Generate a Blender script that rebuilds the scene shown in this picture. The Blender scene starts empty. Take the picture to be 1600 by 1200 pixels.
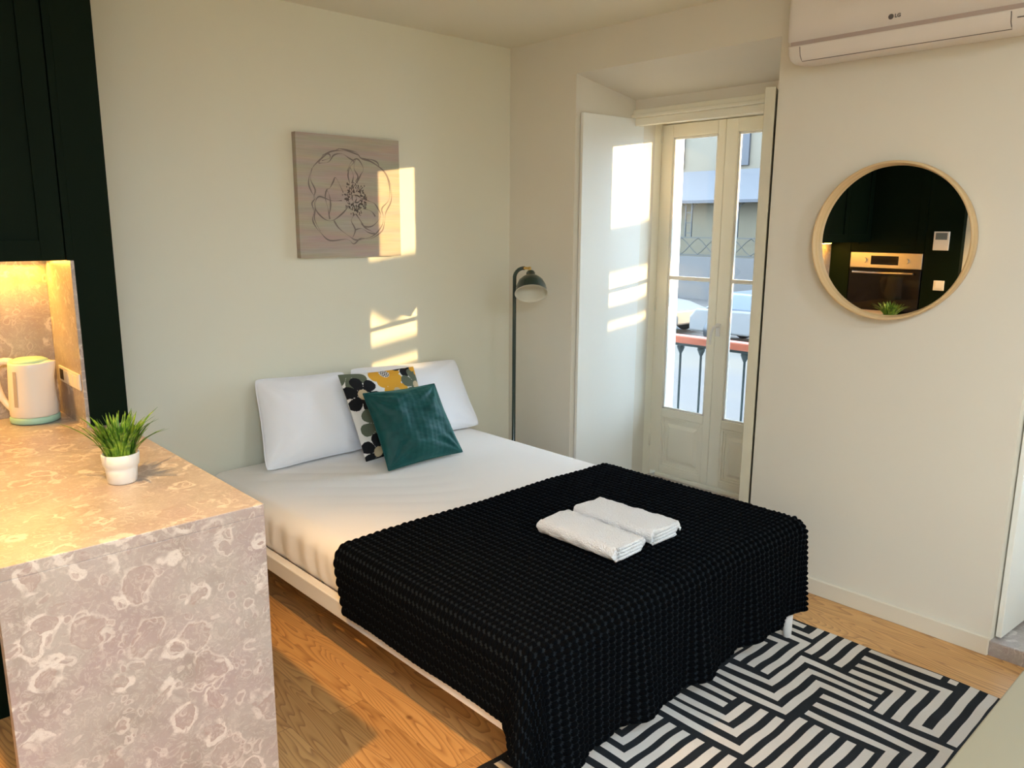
import bpy, bmesh, math, random
import numpy as np
from mathutils import Vector, Matrix
S = bpy.context.scene
COL = S.collection
PI = math.pi
random.seed(7)

# ------------------------------------------------------------------ camera
cam_d = bpy.data.cameras.new('camera'); cam = bpy.data.objects.new('camera', cam_d); COL.objects.link(cam)
cam_d.sensor_width = 36.0; cam_d.lens = 36.0 * 1234.79 / 1600.0
cam_d.clip_start = 0.02; cam_d.clip_end = 300
yaw, pitch, roll = 0.750171, 0.197677, 0.0056141
fw = Vector((math.sin(yaw)*math.cos(pitch), math.cos(yaw)*math.cos(pitch), -math.sin(pitch)))
r0 = Vector((math.cos(yaw), -math.sin(yaw), 0)); u0 = r0.cross(fw)
rr = r0*math.cos(roll) + u0*math.sin(roll); uu = u0*math.cos(roll) - r0*math.sin(roll)
M = Matrix((rr, uu, -fw)).transposed().to_4x4(); M.translation = (-3.22036, -3.48448, 1.6)
cam.matrix_world = M
S.camera = cam

# ------------------------------------------------------------------ view, world, sun, lamps
S.view_settings.view_transform = 'Standard'; S.view_settings.look = 'None'
S.view_settings.gamma = 1.0; S.view_settings.use_curve_mapping = False
S.view_settings.exposure = 0.44
S.cycles.max_bounces = 9; S.cycles.diffuse_bounces = 5; S.cycles.glossy_bounces = 5
S.cycles.transparent_max_bounces = 12; S.cycles.use_denoising = True
S.cycles.sample_clamp_indirect = 6.0
W = bpy.data.worlds.new('world'); S.world = W; W.use_nodes = True
bg = W.node_tree.nodes['Background']
bg.inputs['Color'].default_value = (0.58, 0.77, 1.0, 1); bg.inputs['Strength'].default_value = 12.5

def add_light(name, kind, loc, energy, color, direction=None, **kw):
    d = bpy.data.lights.new(name, kind); d.energy = energy; d.color = color
    for k, v in kw.items(): setattr(d, k, v)
    o = bpy.data.objects.new(name, d); COL.objects.link(o); o.location = loc
    if direction: o.rotation_euler = Vector(direction).to_track_quat('-Z', 'Y').to_euler()
    return o
add_light('sun', 'SUN', (20, -16, 4), 10.0, (1.0, 0.66, 0.30), (-1.0, 0.768, -0.14), angle=0.006)
LAMPS = [  # recessed ceiling lamps: x, y, energy, colour, radius, spot angle
    (-3.10, -1.84, 165, (1.0, 0.57, 0.18), 0.028, 1.55),
]
FILL_PANELS = [  # added unseen ceiling panels that fill the room with light: x, y, energy, colour
    (-3.45, -4.25, 72, (0.66, 0.83, 1.0)),
    (-1.7, -5.0, 48, (0.66, 0.83, 1.0)),
]

# ------------------------------------------------------------------ materials
def mat(name, color, rough=0.6, metal=0.0, spec=0.4, **kw):
    m = bpy.data.materials.new(name); m.use_nodes = True
    b = m.node_tree.nodes['Principled BSDF']
    b.inputs['Base Color'].default_value = (*color, 1); b.inputs['Roughness'].default_value = rough
    b.inputs['Metallic'].default_value = metal; b.inputs['Specular IOR Level'].default_value = spec
    for k, v in kw.items(): b.inputs[k.replace('_', ' ')].default_value = v
    return m
class N:
    """small node-graph helper"""
    def __init__(s, m): s.m = m; s.t = m.node_tree; s.b = s.t.nodes['Principled BSDF']
    def n(s, typ, ins=None, **props):
        x = s.t.nodes.new(typ)
        for k, v in props.items(): setattr(x, k, v)
        for k, v in (ins or {}).items():
            sock = x.inputs[k]
            if isinstance(v, bpy.types.NodeSocket): s.t.links.new(v, sock)
            else: sock.default_value = v
        return x
    def coord(s, scale=(1, 1, 1), rot=(0, 0, 0), loc=(0, 0, 0)):
        tc = s.n('ShaderNodeNewGeometry')
        return s.n('ShaderNodeMapping', {'Vector': tc.outputs['Position'], 'Scale': scale, 'Rotation': rot, 'Location': loc}).outputs['Vector']
    def noise(s, vec, scale, detail=3, dist=0.0, rough=0.5):
        return s.n('ShaderNodeTexNoise', {'Vector': vec, 'Scale': scale, 'Detail': detail, 'Distortion': dist, 'Roughness': rough})
    def ramp(s, fac, stops, interp='LINEAR'):
        r = s.n('ShaderNodeValToRGB', {'Fac': fac}); r.color_ramp.interpolation = interp
        e = r.color_ramp.elements
        while len(e) < len(stops): e.new(0.5)
        for k, (p, c) in enumerate(stops):
            e[k].position = p; e[k].color = (*c, 1) if len(c) == 3 else c
        return r.outputs['Color']
    def mix(s, fac, a, b, blend='MIX'):
        x = s.n('ShaderNodeMix', data_type='RGBA', blend_type=blend)
        for k, v in ((0, fac), (6, a), (7, b)):
            if isinstance(v, bpy.types.NodeSocket): s.t.links.new(v, x.inputs[k])
            else: x.inputs[k].default_value = v if k == 0 else (*v, 1)
        return x.outputs[2]
    def math(s, op, a, b=0.0, c=None):
        x = s.n('ShaderNodeMath', operation=op)
        for k, v in enumerate((a, b) if c is None else (a, b, c)):
            if isinstance(v, bpy.types.NodeSocket): s.t.links.new(v, x.inputs[k])
            else: x.inputs[k].default_value = v
        return x.outputs[0]
    def color(s, c): s.t.links.new(c, s.b.inputs['Base Color'])
    def rough(s, c): s.t.links.new(c, s.b.inputs['Roughness'])
    def bump(s, h, strength=0.3, dist=0.01):
        b = s.n('ShaderNodeBump', {'Height': h, 'Strength': strength, 'Distance': dist}); s.t.links.new(b.outputs['Normal'], s.b.inputs['Normal'])

def paint(name, color, rough=0.75):
    m = mat(name, color, rough, spec=0.3); g = N(m)
    nz = g.noise(g.coord(), 180, 2)
    g.bump(nz.outputs['Fac'], 0.04, 0.002)
    n2 = g.noise(g.coord(), 1.7, 2)
    g.color(g.mix(n2.outputs['Fac'], tuple(c*0.985 for c in color), tuple(min(1, c*1.015) for c in color)))
    return m
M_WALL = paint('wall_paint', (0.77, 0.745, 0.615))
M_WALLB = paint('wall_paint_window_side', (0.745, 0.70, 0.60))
M_CEIL = paint('ceiling_paint', (0.80, 0.755, 0.62))
M_TRIM = mat('trim_paint', (0.74, 0.68, 0.56), 0.45)
M_DOOR = mat('door_lacquer', (0.88, 0.85, 0.72), 0.38)
M_SHUT = mat('shutter_lacquer', (0.86, 0.86, 0.80), 0.35)
M_GREEN = mat('dark_green_lacquer', (0.0024, 0.0078, 0.0032), 0.6, spec=0.08)
M_WHITE = mat('white_plastic', (0.80, 0.79, 0.76), 0.35)
M_BLACK = mat('black_plastic', (0.012, 0.012, 0.013), 0.3)
M_STEEL = mat('brushed_steel', (0.62, 0.58, 0.52), 0.28, 1.0)
M_BRASS = mat('brass', (0.75, 0.50, 0.16), 0.3, 1.0)
M_BEDW = mat('white_metal_frame', (0.78, 0.75, 0.72), 0.4)

def stone_mat():
    m = mat('fossil_limestone', (0.6, 0.5, 0.45), 0.33, spec=0.5); g = N(m)
    p = g.coord()
    w = g.noise(p, 14, 4)
    sub = g.n('ShaderNodeVectorMath', {0: w.outputs['Color'], 1: (0.5, 0.5, 0.5)}, operation='SUBTRACT')
    sc = g.n('ShaderNodeVectorMath', {0: sub.outputs[0], 'Scale': 0.075}, operation='SCALE')
    p2 = g.n('ShaderNodeVectorMath', {0: p, 1: sc.outputs[0]}, operation='ADD').outputs[0]
    base = g.noise(p2, 7, 6, 0.6, 0.6)
    tint = g.noise(p, 4.2, 3, 0.4)
    c = g.ramp(base.outputs['Fac'], [(0.30, (0.288, 0.252, 0.228)), (0.46, (0.368, 0.332, 0.308)), (0.6, (0.408, 0.372, 0.348)), (0.78, (0.448, 0.416, 0.392))])
    c = g.mix(g.ramp(tint.outputs['Fac'], [(0.47, (0, 0, 0)), (0.68, (0.7,)*3)]), c, (0.360, 0.280, 0.284))
    for sc_, seed, lo, hi, keep, fade in ((11.5, 0.0, 0.30, 0.41, 0.42, 0.85), (21, 3.7, 0.27, 0.40, 0.42, 0.55), (7.5, 8.1, 0.34, 0.385, 0.45, 0.5), (34, 5.2, 0.26, 0.40, 0.55, 0.4)):
        pv = g.n('ShaderNodeVectorMath', {0: p2, 1: (seed, seed*1.3, seed*0.7)}, operation='ADD').outputs[0]
        v = g.n('ShaderNodeTexVoronoi', {'Vector': pv, 'Scale': sc_, 'Randomness': 1.0})
        ring = g.ramp(v.outputs['Distance'], [(0.0, (0, 0, 0)), (lo-0.02, (0, 0, 0)), (lo, (1, 1, 1)), (hi-0.03, (1, 1, 1)), (hi+0.01, (0, 0, 0))])
        sepc = g.n('ShaderNodeSeparateColor', {'Color': v.outputs['Color']})
        on = g.math('GREATER_THAN', sepc.outputs[0], keep)
        brk = g.ramp(g.noise(p, 17, 2).outputs['Fac'], [(0.42, (0, 0, 0)), (0.50, (1, 1, 1))])
        f = g.math('MULTIPLY', g.math('MULTIPLY', ring, on), g.math('MULTIPLY', brk, fade))
        inside = g.math('MULTIPLY', g.math('LESS_THAN', v.outputs['Distance'], lo-0.01), g.math('MULTIPLY', on, g.math('MULTIPLY', sepc.outputs[1], 0.45)))
        c = g.mix(inside, c, (0.376, 0.284, 0.268))
        c = g.mix(f, c, (0.651, 0.607, 0.568))
        edge = g.ramp(v.outputs['Distance'], [(lo-0.05, (0, 0, 0)), (lo-0.02, (0.45, 0.45, 0.45)), (lo+0.0, (0, 0, 0))])
        c = g.mix(g.math('MULTIPLY', edge, on), c, (0.33, 0.25, 0.22))
    vein = g.noise(p2, 15, 5, 2.2, 0.62)
    vl = g.ramp(vein.outputs['Fac'], [(0.489, (0, 0, 0)), (0.5, (0.5,)*3), (0.511, (0, 0, 0))])
    c = g.mix(vl, c, (0.34, 0.27, 0.245))
    v3 = g.noise(p2, 34, 4, 3.2, 0.6)
    c = g.mix(g.ramp(v3.outputs['Fac'], [(0.485, (0, 0, 0)), (0.5, (0.42,)*3), (0.515, (0, 0, 0))]), c, (0.30, 0.235, 0.22))
    sw = g.noise(p2, 30, 4, 3.0, 0.6)
    c = g.mix(g.ramp(sw.outputs['Fac'], [(0.52, (0, 0, 0)), (0.60, (0.35,)*3), (0.66, (0, 0, 0))]), c, (0.616, 0.572, 0.528))
    g.color(c)
    return m
M_STONE = stone_mat()

def wood_floor():
    m = mat('pine_planks', (0.6, 0.3, 0.1), 0.32, spec=0.45); g = N(m)
    pos = g.n('ShaderNodeNewGeometry').outputs['Position']
    s = g.n('ShaderNodeSeparateXYZ', {'Vector': pos}); X, Y = s.outputs[0], s.outputs[1]
    row = g.math('FLOOR', g.math('DIVIDE', X, 0.128))
    rnd = g.n('ShaderNodeTexWhiteNoise', {'W': row}, noise_dimensions='1D').outputs['Value']
    yy = g.math('DIVIDE', g.math('ADD', Y, g.math('MULTIPLY', rnd, 1.7)), 1.75)
    cell = g.math('FLOOR', yy)
    idn = g.n('ShaderNodeCombineXYZ', {'X': row, 'Y': cell}).outputs[0]
    rc = g.n('ShaderNodeTexWhiteNoise', {'Vector': idn}, noise_dimensions='3D')
    off = g.n('ShaderNodeVectorMath', {0: rc.outputs['Color'], 'Scale': 13.0}, operation='SCALE').outputs[0]
    pp = g.n('ShaderNodeVectorMath', {0: pos, 1: off}, operation='ADD').outputs[0]
    st = g.n('ShaderNodeMapping', {'Vector': pp, 'Scale': (7.5, 0.9, 1)}).outputs[0]
    big = g.noise(st, 1.0, 2, 0.35)
    rings = g.math('FRACT', g.math('MULTIPLY', big.outputs['Fac'], 27.0))
    fine = g.noise(g.n('ShaderNodeMapping', {'Vector': pp, 'Scale': (170, 4, 1)}).outputs[0], 1.0, 3)
    base = g.ramp(rings, [(0.0, (0.63, 0.34, 0.115)), (0.5, (0.58, 0.30, 0.095)), (0.80, (0.43, 0.195, 0.05)), (0.92, (0.32, 0.125, 0.03)), (1.0, (0.62, 0.33, 0.11))])
    c = g.mix(g.math('MULTIPLY', fine.outputs['Fac'], 0.35), base, (0.84, 0.54, 0.26))
    tone = g.ramp(rc.outputs['Value'], [(0.0, (0.84, 0.80, 0.76)), (0.5, (1.0, 1.0, 1.0)), (1.0, (1.12, 1.10, 1.06))])
    c = g.mix(1.0, c, tone, 'MULTIPLY')
    kn = g.n('ShaderNodeTexVoronoi', {'Vector': g.n('ShaderNodeMapping', {'Vector': pp, 'Scale': (1.6, 1.1, 1)}).outputs[0], 'Scale': 1.0})
    kf = g.ramp(kn.outputs['Distance'], [(0.0, (1, 1, 1)), (0.016, (1, 1, 1)), (0.028, (0, 0, 0))])
    c = g.mix(kf, c, (0.10, 0.03, 0.012))
    fx = g.math('FRACT', g.math('DIVIDE', X, 0.128)); fy = g.math('FRACT', yy)
    gx = g.math('LESS_THAN', fx, 0.012); gy = g.math('LESS_THAN', fy, 0.0012)
    c = g.mix(g.math('MULTIPLY', g.math('MAXIMUM', gx, gy), 0.6), c, (0.12, 0.05, 0.02))
    g.color(c)
    g.bump(fine.outputs['Fac'], 0.05, 0.002)
    return m
M_FLOOR = wood_floor()

def fabric(name, color, rough=0.85, scale=900, strength=0.15, sheen=0.0, sheen_tint=None, var=0.0):
    m = mat(name, color, rough, spec=0.2); g = N(m)
    m.node_tree.nodes['Principled BSDF'].inputs['Sheen Weight'].default_value = sheen
    if sheen_tint: m.node_tree.nodes['Principled BSDF'].inputs['Sheen Tint'].default_value = (*sheen_tint, 1)
    g.bump(g.noise(g.coord(), scale, 2).outputs['Fac'], strength, 0.002 if strength < 0.95 else 0.007)
    if var:
        n = g.noise(g.coord(), 30, 4)
        g.color(g.mix(n.outputs['Fac'], tuple(c*(1-var) for c in color), tuple(min(1, c*(1+var)) for c in color)))
    return m
M_SHEET = fabric('white_cotton', (0.93, 0.90, 0.87), 0.8, 700, 0.05)
M_PILL = fabric('pillow_cotton', (0.90, 0.91, 0.96), 0.8, 700, 0.05)
M_BLANK = fabric('black_waffle_knit', (0.0012, 0.0014, 0.0018), 0.9, 500, 0.2, 0.012, (0.3, 0.55, 0.8)); M_BLANK.node_tree.nodes['Principled BSDF'].inputs['Specular IOR Level'].default_value = 0.04
M_TOWEL = fabric('white_terry', (0.93, 0.93, 0.94), 0.95, 190, 1.0, 0.2)
M_VELVET = fabric('green_velvet', (0.003, 0.050, 0.048), 0.5, 300, 0.1, 0.32, (0.10, 0.60, 0.52), 0.35)
M_CWHITE = fabric('cushion_cotton_white', (0.78, 0.76, 0.73), 0.85)
M_CBLACK = fabric('print_black', (0.010, 0.010, 0.012), 0.85)
M_CSAGE = fabric('print_sage', (0.115, 0.135, 0.095), 0.85)
M_CYEL = fabric('print_mustard', (0.72, 0.36, 0.035), 0.85)
M_CSAND = fabric('print_sand', (0.55, 0.43, 0.27), 0.85)
M_RUGW = fabric('rug_offwhite', (0.66, 0.61, 0.55), 0.95, 260, 0.7)
M_RUGB = fabric('rug_charcoal', (0.016, 0.018, 0.021), 0.95, 260, 0.7)

def wood(name, a, b, scale=(2, 40, 40)):
    m = mat(name, a, 0.45); g = N(m)
    n = g.noise(g.coord(scale), 1.0, 4, 0.5)
    g.color(g.ramp(n.outputs['Fac'], [(0.3, a), (0.7, b)])); return m
M_ASH = wood('ash_veneer', (0.60, 0.40, 0.19), (0.72, 0.52, 0.29), (30, 3, 3))
def canvas_mat():
    m = mat('canvas_linen', (0.42, 0.33, 0.25), 0.8, spec=0.15); g = N(m)
    a = g.noise(g.coord((8, 8, 260)), 1.0, 3); b = g.noise(g.coord((3, 3, 26)), 1.0, 3)
    c = g.mix(a.outputs['Fac'], (0.37, 0.31, 0.25), (0.50, 0.43, 0.355))
    c = g.mix(0.35, c, b.outputs['Color'], 'SOFT_LIGHT'); g.color(c); return m
M_CANVAS = canvas_mat()
M_INK = mat('printed_ink', (0.19, 0.155, 0.14), 0.8)
M_POT = mat('white_ceramic', (0.82, 0.82, 0.80), 0.35)
M_SOIL = mat('potting_soil', (0.02, 0.014, 0.008), 0.9)
def grass_mat():
    m = mat('grass_blade', (0.1, 0.2, 0.03), 0.45); g = N(m)
    n = g.noise(g.coord(), 55, 2)
    g.color(g.ramp(n.outputs['Fac'], [(0.3, (0.022, 0.085, 0.010)), (0.5, (0.085, 0.21, 0.018)), (0.72, (0.26, 0.42, 0.04))])); return m
M_GRASS = grass_mat()
M_KET = mat('kettle_white_plastic', (0.82, 0.78, 0.73), 0.28)
M_MINT = mat('kettle_mint_plastic', (0.38, 0.66, 0.55), 0.35)
M_GAUGE = mat('gauge_plastic', (0.46, 0.40, 0.33), 0.25)
M_LAMPG = mat('lamp_green_enamel', (0.018, 0.038, 0.030), 0.22, spec=0.6)
M_LAMPI = mat('lamp_inner_cream', (0.66, 0.62, 0.50), 0.5)
M_TABLE = mat('table_laminate', (0.27, 0.225, 0.145), 0.5)
M_IRON = mat('black_iron', (0.008, 0.018, 0.021), 0.5)
M_TERRA = mat('terracotta_handrail', (0.34, 0.085, 0.045), 0.5)
M_MIRROR = mat('mirror_glass', (0.90, 0.91, 0.90), 0.0, 1.0)
M_OVENGL = mat('oven_black_glass', (0.004, 0.004, 0.005), 0.06, spec=0.3)
M_ACSTRIPE = mat('ac_stripe', (0.42, 0.33, 0.29), 0.4)
M_AC = mat('ac_white_plastic', (0.74, 0.68, 0.62), 0.35)
M_SEAM = mat('dark_seam', (0.11, 0.09, 0.08), 0.6)
def glass_mat():
    m = bpy.data.materials.new('window_glass'); m.use_nodes = True; t = m.node_tree
    t.nodes.remove(t.nodes['Principled BSDF'])
    tr = t.nodes.new('ShaderNodeBsdfTransparent'); gl = t.nodes.new('ShaderNodeBsdfGlossy'); mx = t.nodes.new('ShaderNodeMixShader')
    tr.inputs['Color'].default_value = (0.95, 0.97, 0.97, 1); gl.inputs['Roughness'].default_value = 0.02
    lw = t.nodes.new('ShaderNodeLayerWeight'); lw.inputs['Blend'].default_value = 0.25
    t.links.new(lw.outputs['Fresnel'], mx.inputs[0]); t.links.new(tr.outputs[0], mx.inputs[1]); t.links.new(gl.outputs[0], mx.inputs[2])
    t.links.new(mx.outputs[0], t.nodes['Material Output'].inputs['Surface']); return m
M_GLASS = glass_mat()
def emit(name, color, strength):
    m = mat(name, color, 0.5); b = m.node_tree.nodes['Principled BSDF']
    b.inputs['Emission Color'].default_value = (*color, 1); b.inputs['Emission Strength'].default_value = strength; return m
M_SHUT_SHADE = mat('shutter_lacquer_shaded', (0.60, 0.55, 0.41), 0.5)  # shutter lacquer darkened, the shade on the right shutter put into its colour
M_LED = emit('led_diffuser', (1.0, 0.62, 0.20), 6.0)
M_SPOT = emit('downlight_lens', (1.0, 0.75, 0.45), 12.0)
M_FILL = emit('fill_panel_diffuser', (0.85, 0.94, 1.0), 3.0)
# outdoors
def road_mat():
    m = mat('street_paving', (0.4320, 0.3509, 0.2736), 0.7); g = N(m)
    n = g.noise(g.coord((0.25, 0.05, 1)), 1.0, 4)
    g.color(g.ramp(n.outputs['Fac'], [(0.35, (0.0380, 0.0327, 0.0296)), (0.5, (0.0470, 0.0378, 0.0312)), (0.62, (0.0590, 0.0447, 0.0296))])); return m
M_ROAD = road_mat()
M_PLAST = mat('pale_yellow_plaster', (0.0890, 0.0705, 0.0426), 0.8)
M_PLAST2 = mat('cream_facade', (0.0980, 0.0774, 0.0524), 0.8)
M_BLUER = mat('blue_grey_roof', (0.0330, 0.0310, 0.0334), 0.6)
M_XIRON = mat('grey_wrought_iron', (0.018, 0.018, 0.018), 0.5)
M_XSTONE = mat('exterior_white_paint', (0.80, 0.79, 0.74), 0.6)

# ------------------------------------------------------------------ mesh helpers
class MB:
    """collects faces in world coordinates; becomes one mesh object"""
    def __init__(s): s.v = []; s.f = []; s.mi = []; s.sm = []
    def add(s, verts, faces, mi=0, smooth=False):
        o = len(s.v); s.v += [tuple(map(float, p)) for p in verts]
        for f in faces: s.f.append(tuple(int(i)+o for i in f)); s.mi.append(mi); s.sm.append(smooth)
        return s
    def box(s, x0, x1, y0, y1, z0, z1, mi=0):
        x0, x1 = sorted((x0, x1)); y0, y1 = sorted((y0, y1)); z0, z1 = sorted((z0, z1))
        v = [(x0,y0,z0),(x1,y0,z0),(x1,y1,z0),(x0,y1,z0),(x0,y0,z1),(x1,y0,z1),(x1,y1,z1),(x0,y1,z1)]
        return s.add(v, [(0,3,2,1),(4,5,6,7),(0,1,5,4),(1,2,6,5),(2,3,7,6),(3,0,4,7)], mi)
    def prism(s, poly, a0, a1, axis='z', mi=0, smooth=False):
        n = len(poly)
        ar = sum(poly[i][0]*poly[(i+1) % n][1] - poly[(i+1) % n][0]*poly[i][1] for i in range(n))
        if (ar < 0) != (axis == 'y'): poly = poly[::-1]
        def P(p, a): return {'z': (p[0], p[1], a), 'y': (p[0], a, p[1]), 'x': (a, p[0], p[1])}[axis]
        v = [P(p, a0) for p in poly] + [P(p, a1) for p in poly]
        f = [tuple(range(n))[::-1], tuple(range(n, 2*n))] + [(i, (i+1) % n, n+(i+1) % n, n+i) for i in range(n)]
        if a1 < a0: f = [q[::-1] for q in f]
        return s.add(v, f, mi, smooth)
    def grid(s, P, mi=0, smooth=True, closeu=False, closev=False, flip=False, mats=None):
        P = np.asarray(P, float); nu, nv = P.shape[:2]; o = len(s.v)
        s.v += [tuple(p) for p in P.reshape(-1, 3).tolist()]
        for i in range(nu if closeu else nu-1):
            for j in range(nv if closev else nv-1):
                a, b, c, d = i*nv+j, ((i+1) % nu)*nv+j, ((i+1) % nu)*nv+(j+1) % nv, i*nv+(j+1) % nv
                q = (o+a, o+d, o+c, o+b) if flip else (o+a, o+b, o+c, o+d)
                s.f.append(q); s.mi.append(mi if mats is None else int(mats[i, j])); s.sm.append(smooth)
        return s
    def tube(s, pts, r, n=12, mi=0, caps=True, closed=False):
        pts = [Vector(p) for p in pts]; m = len(pts); rs = r if hasattr(r, '__len__') else [r]*m
        up = Vector((0, 0, 1)); rings = []; prev = None
        for k in range(m):
            t = (pts[(k+1) % m]-pts[k-1]) if closed else (pts[min(k+1, m-1)]-pts[max(k-1, 0)])
            t.normalize()
            if prev is None:
                a = up if abs(t.z) < 0.9 else Vector((1, 0, 0)); x = t.cross(a).normalized()
            else: x = (prev - t*prev.dot(t)).normalized()
            prev = x; y = t.cross(x)
            rings.append([pts[k] + (x*math.cos(2*PI*i/n)+y*math.sin(2*PI*i/n))*rs[k] for i in range(n)])
        o = len(s.v)
        s.grid([[tuple(p) for p in ring] for ring in rings], mi, True, closed, True)
        if caps and not closed:
            s.f.append(tuple(o+i for i in range(n))[::-1]); s.mi.append(mi); s.sm.append(False)
            s.f.append(tuple(o+(m-1)*n+i for i in range(n))); s.mi.append(mi); s.sm.append(False)
        return s
    def lathe(s, prof, c, n=40, mi=0, axis=None, sx=1.0, sy=1.0, smooth=True):
        """prof: (radius, height) pairs around an axis through c"""
        c = Vector(c); ax = Vector(axis or (0, 0, 1)).normalized()
        a = Vector((1, 0, 0)) if abs(ax.x) < 0.9 else Vector((0, 1, 0))
        x = (a - ax*a.dot(ax)).normalized(); y = ax.cross(x)
        G = [[tuple(c + ax*h + x*(r*sx*math.cos(2*PI*i/n)) + y*(r*sy*math.sin(2*PI*i/n))) for i in range(n)] for r, h in prof]
        return s.grid(G, mi, smooth, False, True, flip=True)
    def build(s, name, mats, parent=None, label=None, cat=None, group=None, kind=None, bevel=0.0, origin=None, subsurf=0, seg=2):
        V = np.array(s.v)
        if parent is not None: org = Vector(parent['org'])
        elif origin is not None: org = Vector(origin)
        else: org = Vector(((V[:, 0].min()+V[:, 0].max())/2, (V[:, 1].min()+V[:, 1].max())/2, V[:, 2].min()))
        me = bpy.data.meshes.new(name)
        me.from_pydata((V - np.array(org)).tolist(), [], s.f)
        for m in (mats if isinstance(mats, (list, tuple)) else [mats]): me.materials.append(m)
        me.polygons.foreach_set('material_index', s.mi); me.polygons.foreach_set('use_smooth', s.sm)
        me.update()
        o = bpy.data.objects.new(name, me); COL.objects.link(o)
        if parent is not None: o.parent = parent
        else: o.location = org
        o['org'] = tuple(org)
        if bevel:
            b = o.modifiers.new('bevel', 'BEVEL'); b.width = bevel; b.segments = seg; b.limit_method = 'ANGLE'; b.angle_limit = math.radians(40)
        if subsurf:
            b = o.modifiers.new('subsurf', 'SUBSURF'); b.levels = b.render_levels = subsurf
        tag(o, label, cat, group, kind); return o
def tag(o, label=None, cat=None, group=None, kind=None):
    for k, v in (('label', label), ('category', cat), ('group', group), ('kind', kind)):
        if v: o[k] = v
    return o
def thing(name, loc, label, cat, group=None, kind=None):
    o = bpy.data.objects.new(name, None); COL.objects.link(o); o.location = loc; o['org'] = tuple(loc); o.empty_display_size = 0.05
    return tag(o, label, cat, group, kind)
def noise1(seed, n=5):
    r = np.random.RandomState(seed); return r.rand(n)*6.28, r.rand(n)
def vnoise(x, y, seed, fr=1.0, octs=4):
    """smooth pseudo-noise from a few rotated sines, about -1..1"""
    r = np.random.RandomState(seed); out = 0*x; a = 1.0; tot = 0
    for k in range(octs):
        for q in range(3):
            th = r.rand()*6.28; ph = r.rand()*6.28; f = fr*(1.9**k)*(0.7+0.6*r.rand())
            out = out + a*np.sin(f*(x*math.cos(th)+y*math.sin(th))+ph); tot += a
        a *= 0.55
    return out/tot*1.8
def text_mesh(txt, size, bold=False):
    c = bpy.data.curves.new('t', 'FONT'); c.body = txt; c.size = size; c.extrude = 0.0004; c.align_x = 'CENTER'; c.align_y = 'CENTER'
    if bold: c.offset = size*0.03
    o = bpy.data.objects.new('t', c); COL.objects.link(o); dg = bpy.context.evaluated_depsgraph_get(); dg.update()
    me = bpy.data.meshes.new_from_object(o.evaluated_get(dg)); v = [tuple(p.co) for p in me.vertices]; f = [tuple(p.vertices) for p in me.polygons]
    bpy.data.objects.remove(o); bpy.data.curves.remove(c); bpy.data.meshes.remove(me); return v, f

# ------------------------------------------------------------------ room shell
H = 2.58
XL, YF = -4.40, -6.60
MB().box(XL-0.1, 0.0, YF-0.1, 0.1, -0.10, 0.0).build('floor', M_FLOOR, kind='structure')
MB().box(XL-0.1, 0.85, YF-0.1, 0.12, H, H+0.1).build('ceiling', M_CEIL, kind='structure')
MB().box(XL-0.1, 0.0, 0.0, 0.12, 0.0, H).build('wall_back', M_WALL, kind='structure')
MB().box(XL-0.1, XL, YF, 0.0, 0.0, H).box(XL, -3.86, YF, -1.247, 0.0, H).build('wall_left', M_WALL, kind='structure')
MB().box(XL-0.1, 0.0, YF-0.1, YF, 0.0, H).build('wall_front', M_WALL, kind='structure')
w = MB()
w.prism([(0, 0.12), (0, -0.511), (0.50, -0.575), (0.70, -0.546), (0.76, -0.546), (0.76, -0.60), (0.86, -0.60), (0.86, 0.12)], -0.1, H)
for k in range(3):  # last opening is added, unseen, to bring in daylight
    d = -2.196*k
    e = -2.707+d if k < 2 else YF
    pts = [(0, -1.671+d), (0, e)]
    pts += [(0.50, -2.771+d), (0.70, -2.742+d), (0.76, -2.742+d), (0.76, -2.796+d), (0.86, -2.796+d)] if k < 2 else [(0.86, YF)]
    pts += [(0.86, -1.41+d), (0.76, -1.41+d), (0.76, -1.43+d), (0.70, -1.43+d), (0.50, -1.46+d)]
    w.prism(pts, -0.1, H)
    # lintel with sloping soffit, and sill base
    w.prism([(0.0, 2.382), (0.0, H), (0.86, H), (0.86, 2.14), (0.76, 2.14), (0.76, 2.19), (0.70, 2.19), (0.52, 2.205), (0.43, 2.205), (0.43, 2.288)], -0.5112+d, -1.6708+d, 'y')
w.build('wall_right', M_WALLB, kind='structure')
for nm, d, lab in (('trim_1', 0.0, ''), ('trim_2', -2.196, ''), ('trim_4', -4.392, '')):
    MB().box(0.0, 0.95, -0.511+d, -1.671+d, -0.1, 0.060).build(nm, M_STONE, kind='structure', bevel=0.004)
MB().box(-0.014, 0.0, -2.707, -1.671, 0.0, 0.072).build('baseboard_right', M_TRIM, kind='structure', bevel=0.003)
MB().box(-0.014, 0.0, -0.511, 0.0, 0.0, 0.072).box(-0.014, 0.0, -4.903, -3.867, 0.0, 0.072).build('baseboard_right', M_TRIM, kind='structure', bevel=0.003)
MB().box(-2.345, -0.014, -0.014, 0.0, 0.0, 0.072).build('baseboard_back', M_TRIM, kind='structure', bevel=0.003)
MB().box(XL, -2.345, -0.17, 0.0, 0.0, H).build('wall_kitchen', M_WALL, kind='structure')

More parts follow.
